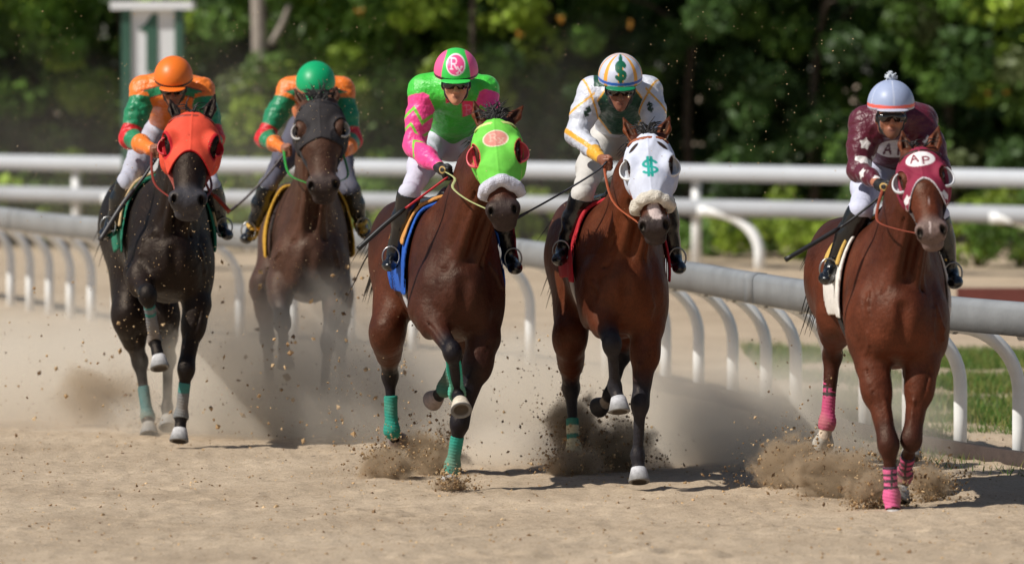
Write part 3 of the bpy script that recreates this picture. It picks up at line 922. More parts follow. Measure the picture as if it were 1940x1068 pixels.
    for s, key in ((-1, 'foreL'), (1, 'foreR')):
        el, kn = J(c[key][0]), J(c[key][1])
        p = lerp(el, kn, .1) + V(s * .01, -.078, 0); q = lerp(el, kn, .85) + V(-s * .02, -.045, 0)
        m_ = lerp(p, q, .5) + V(-s * .02, -.004, 0)
        HF.cap(p, m_, .006, .006, k=.02); HF.cap(m_, q, .006, .005, k=.02)
        HF.cap(lerp(el, kn, .05) + V(s * .035, -.085, 0), lerp(el, kn, .8) + V(s * .012, -.062, 0), .003, .003, k=.012, op=1)
        for j in range(3):
            a0 = T(s * rv.uniform(.05, .2), -.04, rv.uniform(1.0, 1.3)); pr_ = [a0]
            for w_ in range(3):
                nx = pr_[-1] + V(rv.normal() * .03, rv.uniform(-.01, .03), -rv.uniform(.05, .08)); pr_.append(nx)
            for w_ in range(3):
                P3 = np.array([pr_[w_], pr_[w_ + 1]])
                dsh = TF.at(P3); P3[:, 1] -= np.clip(-dsh, -.2, .2) * 1.0
                HF.cap(P3[0] + V(0, .004, 0), P3[1] + V(0, .004, 0), .004, .004, k=.02)
    for s in (-1, 1):
        HF.cap(H(s * .040, .27, .035), H(s * .058, .36, .0), .004, .003, k=.012); HF.cap(H(s * .058, .36, .0), H(s * .060, .45, -.02), .003, .003, k=.012)
    # ---- coat colours
    base = c['coat']; base2 = c['coat2']; lf = c['legfade']; blk = c.get('legcol', BLACK)
    def coatcol(P):
        x, y, z = loc(P)
        nz = snoise(P, .9, c['seed']) * .5 + .5
        col = base[None] * (1 - nz[:, None] * .55) + base2[None] * (nz[:, None] * .55)
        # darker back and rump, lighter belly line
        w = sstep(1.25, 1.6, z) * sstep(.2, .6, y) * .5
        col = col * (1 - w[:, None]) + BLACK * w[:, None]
        for kn, fe, co, fore in h.legs:
            dd = np.full(len(P), 9.)
            for p, q in ((kn, fe), (fe, co)):
                pq = q - p; t = np.clip((P - p) @ pq / (pq @ pq), 0, 1)
                dd = np.minimum(dd, np.linalg.norm(P - p - t[:, None] * pq, axis=1))
            w = (1 - sstep(.07, .07 + lf, dd + snoise(P, 3, 5) * .02))
            if c.get('legmax') is not None: w = w * c['legmax']
            col = col * (1 - w[:, None]) + blk * w[:, None]
        for (kind, key, tt, cc) in c.get('socks', []):
            kn, fe, co, _ = h.legs[{'foreL': 0, 'foreR': 1, 'hindL': 2, 'hindR': 3}[key]]
            dd = np.linalg.norm(P - lerp(fe, co, .7), axis=1); w = 1 - sstep(tt, tt + .02, dd)
            col = col * (1 - w[:, None]) + cc * w[:, None]
        s, t, m = hl(P)
        inh = (t > -.05) & (t < .68) & (np.abs(s) < .14) & (m > -.22) & (m < .12)
        w = sstep(.44, .52, t + .2 * m) * inh * c.get('muzzledark', .85)
        mz = c.get('muzcol', srgb(46, 42, 44))
        col = col * (1 - w[:, None]) + mz * w[:, None]
        dn = np.minimum(np.hypot((np.abs(s) - .050) / .017, (t - .545) / .028), 9)
        w = (1 - sstep(.6, 1.2, dn)) * inh * (m > 0)
        col = col * (1 - w[:, None]) + srgb(8, 6, 7) * w[:, None]
        de = np.hypot((t - .19) / .05, (m - .012) / .036); w = (1 - sstep(.5, 1.1, de)) * inh * (np.abs(s) > .07) * .8
        col = col * (1 - w[:, None]) + BLACK * w[:, None]
        for (s0, t0, s1, t1, ww) in c.get('blaze', []):
            ds, dt = s1 - s0, t1 - t0; tt = np.clip(((s - s0) * ds + (t - t0) * dt) / (ds * ds + dt * dt), 0, 1)
            dd = np.hypot(s - s0 - tt * ds, t - t0 - tt * dt) - ww * (1 + .5 * snoise(P, 6, 3)); w = (1 - sstep(-.003, .002, dd)) * inh * (m > 0) * .8
            col = col * (1 - w[:, None]) + srgb(214, 196, 192) * w[:, None]
        return col
    h.coatcol = coatcol
    def cdisp(P): return snoise(P, 1.9, c['seed'] + 3, 8) * .0038 + snoise(P, 4.5, c['seed'] + 4, 8) * .0016
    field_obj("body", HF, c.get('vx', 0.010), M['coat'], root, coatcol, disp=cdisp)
    # ---- eyes
    for s in (-1, 1):
        o = H(s * .076, .19, .016)
        v, f = lathe([(.024 * math.cos(t), .024 * math.sin(t) + 1e-4) for t in np.linspace(0, math.pi, 12)], o, sd * s + n * .5, 18)
        mesh_obj("eye", v, f, M['eye'], root)
    # ---- leg wraps
    for (key, t0, t1, r_, colf) in c.get('wraps', []):
        kn, fe, co, fore = h.legs[{'foreL': 0, 'foreR': 1, 'hindL': 2, 'hindR': 3}[key]]
        W = Field(); back = V(0, .022, 0)
        pts = [lerp(kn, fe, t0), lerp(kn, fe, .5), lerp(kn, fe, .8), fe]
        W.cap(pts[0], fe, .040 * r_, .038 * r_, k=.02); W.cap(pts[0] + back, fe + back, .024 * r_, .028 * r_, k=.02)
        W.ell(fe, V(.044, .048, .05) * r_, k=.03)
        if t1 > 1: W.cap(fe, lerp(fe, co, min(t1 - 1, .9)), .040 * r_, .042 * r_, k=.02)
        ax = nrm(fe - kn); top = pts[0]
        bax = nrm(co - fe); bot = lerp(fe, co, t1 - 1)
        def reg(P, top=top, ax=ax, bot=bot, bax=bax): return np.maximum(-(P - top) @ ax, (P - bot) @ bax)
        def cf(P, kn=kn, fe=fe, colf=colf):
            tt = (P - kn) @ (fe - kn) / ((fe - kn) @ (fe - kn))
            cw = np.array([colf(a_, b_) for a_, b_ in zip(tt, P[:, 0] - fe[0])])
            w_ = (sstep(.3, 1.1, tt) * .45 * np.clip(snoise(P, 5, 12) + .6, 0, 1))[:, None]
            return cw * (1 - w_) + srgb(150, 126, 98) * w_
        field_obj("leg_wrap", W, .006, M['cloth'], root, cf, region=reg, disp=lambda P: snoise(P, 6, 9) * .002 + .0018 * np.sin(P[..., 2] * 330 + P[..., 0] * 60))
    # ---- mane, forelock, tail
    rr = np.random.default_rng(c['seed'] + 50)
    st = []
    crest = [H(0, .03, -.02), H(0, -.03, -.09), lerp(mid, pe, .6) + V(0, .02, .13), mid + V(0, .03, .19), lerp(nb, mid, .4) + V(0, .02, .24)]
    cr = spline(crest, 40)
    for i in range(c.get('mane_n', 260)):
        t = rr.uniform(0, 1) ** 1.2; p = cr[int(t * (len(cr) - 1))] + rr.normal(size=3) * V(.014, .01, .006)
        sdx = c.get('mane_side', 1) * rr.choice([1, 1, 1, -1]); ln = rr.uniform(.07, .16)
        dr = nrm(V(sdx * rr.uniform(.3, 1), rr.uniform(.2, 1.2), rr.uniform(-.3, .6)))
        q = p + dr * ln * .5; e_ = q + nrm(dr + V(0, .4, -1.0)) * ln * .5
        st.append(tube(np.array([p, lerp(p, q, .6) + rr.normal(size=3) * .006, q, e_]), [.004, .005, .004, .001], 4))
    for i in range(c.get('lock_n', 60)):
        p = H(rr.uniform(-.03, .03), rr.uniform(-.03, .02), .02); sg = rr.uniform(-1, 1)
        ln = c.get('lock_len', .12) * rr.uniform(.6, 1.1)
        up = nrm(sd * sg * .9 + V(0, .1, .55)); q = p + up * ln * .5; e_ = q + nrm(up * .6 + sd * sg * .4 + V(0, -.1, -.45)) * ln * .5
        st.append(tube(np.array([p, lerp(p, q, .6), q, e_]), [.004, .0055, .004, .001], 4))
    if c.get('facehair'):
        for i in range(420):
            s_ = rr.uniform(-.075, .075); t_ = rr.uniform(-.04, .26)
            p = H(s_, t_, .052 + .01 * rr.uniform() - abs(s_) * .25); q = H(s_ * 1.15 + rr.normal() * .008, t_ + rr.uniform(.04, .09), .058 - abs(s_) * .25)
            st.append(tube(np.array([p, lerp(p, q, .5) + n * .012, q]), [.004, .006, .001], 4))
    v, f = join(st); mesh_obj("mane", v, f, M['hair'], root)
    st = []
    tb = T(0, 2.02, 1.42)
    for i in range(160):
        p = tb + rr.normal(size=3) * V(.02, .01, .02); e_ = tb + B * rr.uniform(.35, .75) + V(rr.normal() * .08, 0, rr.uniform(-.55, -.05))
        st.append(tube(spline([p, lerp(p, e_, .5) + V(0, 0, .12), e_], 6), [.008, .009, .009, .008, .006, .004, .001], 4))
    v, f = join(st); mesh_obj("tail", v, f, M['hair'], root)
    # ---- saddle cloth, pad, girth as wraps of the trunk
    def wrap(name, off, y0, y1, z0, colr, m='cloth', vx=.009, slant=0.0, thick=None, wob=.004, z1=9):
        cf = (lambda P: np.tile(colr, (len(P), 1))) if not callable(colr) else colr
        def reg(P):
            x, y, z = loc(P)
            inner_ = -(TF.at(P) - (off - (thick or .014)))
            return np.maximum.reduce([y0 - slant * (1.5 - z) - y + .008 * snoise(P, 3, 8), y - y1, z0 - z + .01 * snoise(P, 3, 7), inner_, z - z1])
        F_ = Field(); F_.merge(TF)
        lo = np.minimum(T(-.45, y0 - .2, z0 - .1), T(.45, y1 + .1, 1.75)) - .1; hi = np.maximum(T(-.45, y0 - .2, z0 - .1), T(.45, y1 + .1, 1.75)) + .1
        hi[2] = T(0, 0, 1.8)[2]
        return field_obj(name, F_, vx, M[m], root, cf, region=reg, offset=off, lo=lo, hi=hi, disp=lambda P: wob * snoise(P, 2.5, 21))
    wrap("girth", .016, c.get('girth_y', .62), c.get('girth_y', .62) + .11, .5, c['girth'], z1=1.3)
    wrap("saddle_cloth", c.get('cloth_off', .034), c.get('cloth_y', .42), 1.05, c.get('cloth_z', 1.10), c['cloth'], slant=c.get('slant', .15), wob=.008)
    if 'pad' in c: wrap("saddle_pad", c.get('cloth_off', .034) + .022, c.get('cloth_y', .42) + .02, 1.0, c.get('pad_z', 1.38), c['pad'], slant=.1)
    SF = Field(); SF.ecap(T(0, .62, 1.625), T(0, .95, 1.60), X, (.09, .035), (.13, .035), k=.05); SF.ell(T(0, .56, 1.65), (.06, .05, .06), k=.05)
    field_obj("saddle", SF, .012, M['boot'], root)
    # ---- hood
    def strapcol(cl): return lambda P: np.tile(cl, (len(P), 1))
    phi = lambda s, m: np.degrees(np.arctan2(np.abs(s), m + .055))
    if 'hood' in c:
        hd = c['hood']
        def eyed(s, t, m): return (np.hypot((t - hd.get('et', .195)) / hd.get('er', .055), (phi(s, m) - hd.get('ephi', 55)) / hd.get('ew', 22)) - 1) * .045
        def bound(s, t, m): return t - (hd['t0'] + hd['ts'] * np.abs(s) ** hd.get('pw', 1))
        def reg(P):
            s, t, m = hl(P)
            r_ = np.maximum.reduce([bound(s, t, m), -t + hd.get('top', -.005) + 1.2 * np.maximum(np.abs(s) - .025, 0) * (m > -.03), -eyed(s, t, m), -m - .16, t - .47])
            return r_ * hs
        def hcol(P):
            s, t, m = hl(P)
            col = np.tile(hd['col'], (len(P), 1))
            if 'trim' in hd:
                col = paint(col, (-(bound(s, t, m)) - hd.get('trimw', .010)), hd['trim'])
            if 'eyetrim' in hd: col = paint(col, eyed(s, t, m) - hd.get('etw', .007), hd['eyetrim'])
            if 'fn' in hd: col = hd['fn'](P, s, t, m, col)
            return col
        Hd = Field(); Hd.merge(F)
        field_obj("blinker_hood", Hd, .0055, M['lycra'], root, hcol, region=reg, offset=.012, disp=lambda P: .0014 * snoise(P, 5, 31) + .0009 * snoise(P, 11, 32) - .0035 * np.clip(1 - 4 * np.abs(snoise(P, 3.2, 33 + c['seed'], 7)), 0, 1) - .003 * np.exp(-(hl(P)[0] / .0035) ** 2) * (hl(P)[2] > 0))
        if hd.get('cups'):
            cc_, angs, rad = hd['cups']
            for s in (-1, 1):
                ctr = H(s * hd.get('cs', .090), hd.get('et', .195) + .0, hd.get('cm', .012))
                axis = nrm(n * .8 + sd * s * .45)
                out = nrm(sd * s)
                prof = [(rad[0] * .0, rad[0]), (.004, rad[0] + .004), (-.004, rad[0] + .008), (-.022, rad[0] * .98), (-.045, rad[0] * .75), (-.055, rad[0] * .35)]
                v, f = lathe(prof, ctr, axis, 22, a0=-R_(angs), a1=R_(angs), ref=out)
                o = mesh_obj("eye_cup", v, f, M['white_plastic'], root, np.tile(cc_, (len(v), 1)))
                md = o.modifiers.new("Solidify", 'SOLIDIFY'); md.thickness = .004
    # ---- fleece noseband
    if 'fleece' in c:
        fc, t0, rad = c['fleece']; Fl = Field()
        an = np.linspace(-115, 115, 13)
        pts = []
        for a_ in an:
            dr = sd * math.sin(R_(a_)) + n * math.cos(R_(a_))
            p = H(0, t0, -.02); r_ = .03
            while F.at((p + dr * r_)[None])[0] < 0 and r_ < .2: r_ += .004
            pts.append(p + dr * (r_ + rad * .55) + a * (.02 * abs(math.sin(R_(a_))) * 1.5))
        for p, q in zip(pts[:-1], pts[1:]): Fl.cap(p, q, rad, rad, k=.02)
        field_obj("fleece_noseband", Fl, .005, M['fleece'], root, strapcol(fc), disp=lambda P: .0045 * snoise(P, 14, 41, 10) + .003 * snoise(P, 26, 42, 10))
    # ---- bridle straps as bands of the head
    bc = c.get('bridle', srgb(40, 26, 20))
    def strap_part(name, fn):
        Bf = Field(); Bf.merge(F)
        field_obj(name, Bf, .006, M['leather'], root, strapcol(bc), region=lambda P: np.maximum(fn(*hl(P)) * hs, -hl(P)[2] - .19), offset=.014)
    for sg in (-1, 1):
        strap_part("cheek_strap", lambda s, t, m, sg=sg: np.maximum.reduce([np.abs((m + .045) + (t - .46) * .10) - .009, t - .46, .29 - t, .03 - s * sg]))
    if c.get('browband', True): strap_part("browband", lambda s, t, m: np.maximum(np.abs(t - .035) - .011, -m - .09))
    for s in (-1, 1):
        ctr = H(s * .056, .485, -.035)
        ring = [ctr + (a * math.cos(t) + n * math.sin(t)) * .032 for t in np.linspace(0, 2 * math.pi, 18, endpoint=False)]
        v, f = tube(ring, .0055, 6, closed=True)
        mesh_obj("bit_ring", v, f, M['steel'], root)
    h.bit = [H(-.06, .49, -.05), H(.06, .49, -.05)]
    return h
def flat_strap(name, pts, w, m, root, col, thick=.3, n=24):
    sp = spline(pts, n); v, f = tube(sp, w, 8, r2=thick)
    return mesh_obj(name, v, f, M[m], root, np.tile(col, (len(v), 1)))

TEAL = srgb(38, 160, 138)
def solid(c_): return lambda t, x: c_
CF = {}
H5 = dict(label='chestnut brown racehorse with a maroon AP hood and pink leg wraps, rightmost', seed=5, d=29.95, cx=1704, rx=1612, dz=-.035, wd=1.04, vx=.0095,
    coat=srgb(68, 31, 20), coat2=srgb(108, 55, 33), legfade=.10, legcol=srgb(46, 24, 20), legmax=.65, muzzledark=.75, muzcol=srgb(120, 104, 100),
    poll=(1740, 284, -.25), muz=(1768, 462, -.58), hyaw=-.12, roll=.03, earL=(1709, 246, -.15), earR=(1779, 238, -.15),
    foreL=[(1652, 690, .12), (1683, 842, -.06), (1689, 940, -.05), (1692, 972, -.08), (1692, 1000, -.1)],
    foreR=[(1748, 690, .12), (1727, 832, .0), (1713, 898, .22), (1706, 925, .22), (1703, 945, .20)],
    hindL=[(1583, 600, 1.15), (1577, 672, 1.55), (1567, 800, 1.50), (1562, 828, 1.50), (1558, 848, 1.58)],
    hindR=[(1706, 620, 1.05), (1728, 705, 1.45), (1730, 815, 1.3), (1727, 845, 1.22), (1725, 872, 1.18)],
    hoofcol=dict(hindL=srgb(176, 170, 160)), socks=[('s', 'hindL', .05, srgb(200, 180, 160))],
    blaze=[(.01, .30, .008, .44, .0005), (0, .50, -.006, .56, .003)], mane_n=120, lock_n=6,
    girth=srgb(40, 34, 32), cloth=srgb(226, 220, 212), pad=srgb(206, 168, 84), cloth_z=1.08, cloth_y=.40, bridle=srgb(52, 30, 22))
def stripes(c0, c1, lo, hi):
    return lambda t, x: c1 if (lo < t < hi and ((t * 1 - lo) / (hi - lo) * 3.5 % 1) < .42) or (lo < t < hi and abs(x) < .006) else c0
H5['wraps'] = [('foreL', .42, 1.75, 1.0, stripes(srgb(214, 92, 140), srgb(52, 44, 56), .42, .85)), ('foreR', .45, 1.6, 1.0, stripes(srgb(190, 74, 118), srgb(52, 44, 56), .45, .95)),
               ('hindL', .22, 1.5, 1.0, stripes(srgb(188, 62, 112), srgb(40, 34, 40), .22, .62)), ('hindR', .3, 1.5, 1.0, solid(srgb(170, 60, 100)))]
def h5fn(P, s, t, m, col):
    d_ = np.hypot(s / .064, (t - .095) / .049) - 1
    col = paint(col, np.maximum(d_ * .05, -m), srgb(232, 226, 226))
    g1 = glyph('A', (s + .026) / .042, -(t - .088) / .047, .10) * .045; g2 = glyph('P', (s - .024) / .042, -(t - .108) / .045, .10) * .045
    col = paint(col, np.maximum(np.minimum(g1, g2), -m), srgb(122, 26, 50))
    st_ = star(-(np.abs(s) - .088), t - .315, .026); col = paint(col, np.where(m > -.12, st_, 1), srgb(228, 220, 222))
    return col
H5['hood'] = dict(col=srgb(134, 36, 62), t0=.235, ts=20, pw=2, trim=srgb(200, 192, 196), trimw=.011, eyetrim=srgb(150, 60, 80), etw=.003, et=.195, er=.058, ew=21, ephi=54, fn=h5fn,
                  cups=(srgb(206, 206, 210), 92, (.058,)))

H4 = dict(label='dark bay racehorse with a white dollar-sign hood and bare dark forelegs', seed=4, d=31.9, cx=1180, rx=1113, dz=.035, wd=.97, vx=.010,
    coat=srgb(60, 28, 19), coat2=srgb(108, 54, 27), legfade=.17, legcol=srgb(36, 36, 42), muzcol=srgb(52, 50, 52),
    poll=(1226, 256, -.25), muz=(1242, 452, -.52), hyaw=-.06, roll=.03, earL=(1180, 222, -.12), earR=(1269, 220, -.12),
    foreL=[(1138, 585, .12), (1160, 652, -.24), (1165, 732, -.12), (1172, 757, -.16), (1174, 785, -.19)],
    foreR=[(1226, 622, .12), (1213, 765, -.02), (1208, 862, .0), (1210, 890, -.02), (1211, 915, -.05)],
    hindL=[(1080, 640, 1.1), (1082, 735, 1.45), (1087, 850, 1.35), (1089, 872, 1.3), (1090, 892, 1.25)],
    hindR=[(1192, 610, 1.0), (1180, 670, 1.3), (1155, 748, 1.35), (1144, 766, 1.42), (1130, 774, 1.50)],
    hoofcol=dict(foreL=srgb(186, 186, 190), foreR=srgb(186, 186, 190), hindR=srgb(60, 56, 56), hindL=srgb(150, 140, 130)), socks=[('s', 'hindR', .05, srgb(160, 146, 134))],
    blaze=[(-.002, .44, .004, .475, .033)], mane_n=220, lock_n=30, lock_len=.10, girth=srgb(206, 202, 198), cloth=srgb(178, 24, 38), cloth_z=1.14, cloth_y=.36, slant=.3, bridle=srgb(150, 82, 48),
    fleece=(srgb(214, 206, 192), .385, .030))
H4['wraps'] = [('hindL', .50, 1.6, 1.0, lambda t, x: srgb(36, 126, 110) if t < .62 or .76 < t < .84 else srgb(206, 196, 160))]
def h4fn(P, s, t, m, col):
    g = glyph('$$', (s - .002) / .088, -(t - .215) / .098, .075) * .08
    col = paint(col, np.maximum(g, -m), srgb(20, 158, 146))
    sl_ = np.hypot((np.abs(s) - .062) / .022, (t - .085 - (np.abs(s) - .062) * .9) / .014) - 1
    col = paint(col, np.maximum(sl_ * .014, -m - .05), srgb(46, 30, 24))
    return col
H4['hood'] = dict(col=srgb(206, 211, 228), t0=.40, ts=.3, et=.195, er=.052, ew=19, ephi=56, fn=h4fn, eyetrim=srgb(200, 204, 210), etw=.004, cups=(srgb(226, 226, 226), 105, (.056,)))

H3 = dict(label='dark bay racehorse with a lime green hood and teal leg wraps', seed=3, d=31.85, cx=872, rx=776, dz=.02, wd=1.0, vx=.010,
    coat=srgb(44, 21, 17), coat2=srgb(98, 48, 25), legfade=.16, legcol=srgb(18, 18, 26), muzcol=srgb(44, 40, 42),
    poll=(936, 228, -.30), muz=(956, 424, -.58), hyaw=-.10, roll=-.03, earL=(897, 190, -.18), earR=(992, 200, -.18),
    foreL=[(806, 585, .12), (857, 668, -.22), (866, 744, -.04), (872, 762, -.14), (875, 785, -.22)],
    foreR=[(918, 640, .12), (871, 800, .0), (857, 882, .08), (853, 905, .06), (851, 925, .04)],
    hindL=[(733, 630, 1.1), (739, 712, 1.45), (742, 815, 1.45), (750, 830, 1.52), (757, 838, 1.60)],
    hindR=[(885, 625, 1.0), (872, 660, 1.15), (843, 735, 1.2), (828, 752, 1.28), (815, 762, 1.36)],
    hoofcol=dict(foreL=srgb(202, 190, 172), hindL=srgb(130, 116, 112), hindR=srgb(140, 126, 122)),
    girth=srgb(190, 190, 194), cloth=srgb(24, 84, 176), pad=srgb(204, 142, 72), cloth_z=1.08, cloth_y=.38, bridle=srgb(204, 214, 130),
    fleece=(srgb(206, 206, 220), .385, .032), lock_len=.105, lock_n=90, mane_n=300)
H3['wraps'] = [('foreL', .22, 1.3, 1.08, solid(srgb(44, 168, 144))), ('foreR', .30, 1.75, 1.0, solid(srgb(36, 142, 124))), ('hindL', .36, 1.5, 1.05, solid(srgb(32, 134, 116))), ('hindR', .2, 1.3, 1.05, solid(srgb(24, 98, 86)))]
def h3fn(P, s, t, m, col):
    d_ = (np.hypot(s / .056, (t - .135) / .048) - 1) * .05
    col = paint(col, np.maximum(d_, -m), srgb(232, 226, 196)); col = paint(col, np.maximum(d_ + .005, -m), srgb(222, 146, 134))
    g = np.minimum(glyph('R', (s + .010) / .042, -(t - .128) / .042, .07), glyph('x', (s - .024) / .03, -(t - .150) / .028, .08)) * .045
    return paint(col, np.maximum(g, -m), srgb(230, 184, 166))
H3['hood'] = dict(col=srgb(112, 204, 74), t0=.37, ts=.6, et=.20, er=.062, ew=20, ephi=55, fn=h3fn, eyetrim=srgb(206, 60, 76), etw=.005, cups=(srgb(228, 96, 104), 80, (.060,)))

H1 = dict(label='nearly black racehorse with a bright orange mesh hood, leftmost', seed=1, d=35.3, cx=326, rx=262, dz=.09, wd=1.0, vx=.011,
    coat=srgb(15, 10, 10), coat2=srgb(34, 20, 17), legfade=.05, legcol=srgb(16, 15, 18), muzcol=srgb(62, 62, 68), muzzledark=.95,
    poll=(364, 216, -.35), muz=(355, 404, -.72), hyaw=.06, roll=-.02, hw=1.15, earL=(322, 188, -.2), earR=(408, 178, -.2),
    foreL=[(262, 520, .12), (280, 560, -.26), (293, 645, -.06), (301, 678, -.14), (306, 716, -.20)],
    foreR=[(372, 578, .12), (353, 698, -.02), (343, 788, .02), (341, 815, -.01), (339, 840, -.04)],
    hindL=[(242, 600, 1.1), (265, 685, 1.4), (280, 790, 1.3), (282, 806, 1.25), (283, 828, 1.2)],
    hindR=[(310, 600, 1.1), (318, 680, 1.4), (317, 772, 1.35), (318, 792, 1.3), (319, 812, 1.25)],
    hoofcol=dict(foreL=srgb(190, 188, 188), foreR=srgb(190, 188, 188)),
    girth=srgb(60, 56, 54), cloth=srgb(18, 110, 84), pad=srgb(196, 168, 126), cloth_z=1.13, cloth_y=.42, pad_z=1.30, cloth_off=.04, bridle=srgb(150, 60, 44), lock_n=10, mane_n=150)
H1['wraps'] = [('foreL', .12, 1.15, .95, lambda t, x: srgb(40, 112, 106) if t < .25 or .35 < t < .42 else srgb(108, 110, 114)), ('foreR', .28, 1.2, 1.0, lambda t, x: srgb(52, 118, 112) if t < .5 else srgb(108, 112, 114)), ('hindL', .45, 1.4, 1.0, solid(srgb(54, 102, 102)))]
H1['hood'] = dict(col=srgb(226, 80, 56), t0=.27, ts=16, pw=2, trim=srgb(196, 30, 34), trimw=.006, eyetrim=srgb(190, 24, 36), etw=.012, et=.205, er=.064, ew=18, ephi=54, cups=(srgb(196, 30, 44), 85, (.056,)))

H2 = dict(label='dusty brown racehorse in a black hood half hidden by dust', seed=2, d=37.5, cx=584, rx=562, dz=.0, wd=.96, vx=.012,
    coat=srgb(60, 42, 36), coat2=srgb(96, 60, 42), legfade=.2, legcol=srgb(44, 42, 46), muzcol=srgb(64, 56, 56),
    poll=(604, 190, -.3), muz=(614, 374, -.6), hyaw=.0, roll=.0, hw=1.1, earL=(557, 168, -.16), earR=(638, 164, -.16),
    foreL=[(530, 535, .12), (535, 612, -.12), (538, 662, .05), (541, 676, .0), (542, 700, -.04)],
    foreR=[(638, 540, .12), (622, 650, -.04), (614, 742, .05), (611, 768, .0), (609, 795, -.03)],
    hindL=[(500, 540, 1.1), (506, 640, 1.4), (512, 735, 1.3), (514, 755, 1.25), (515, 775, 1.2)],
    hindR=[(640, 560, 1.1), (645, 650, 1.4), (650, 730, 1.45), (652, 748, 1.4), (654, 766, 1.35)],
    girth=srgb(120, 112, 104), cloth=srgb(198, 150, 42), cloth_z=1.12, cloth_y=.36, cloth_off=.05, bridle=srgb(34, 30, 30), lock_n=60, mane_n=200)
def h2fn(P, s, t, m, col): return col
H2['hood'] = dict(col=srgb(48, 44, 45), t0=.265, ts=.35, et=.19, er=.060, ew=24, ephi=52, cups=(srgb(196, 192, 188), 100, (.052,)))
ONLY = None
HORSES = {}
for key, hc in (('5', H5), ('4', H4), ('3', H3), ('1', H1), ('2', H2)):
    if ONLY is None or key in ONLY: HORSES[key] = build_horse(hc)

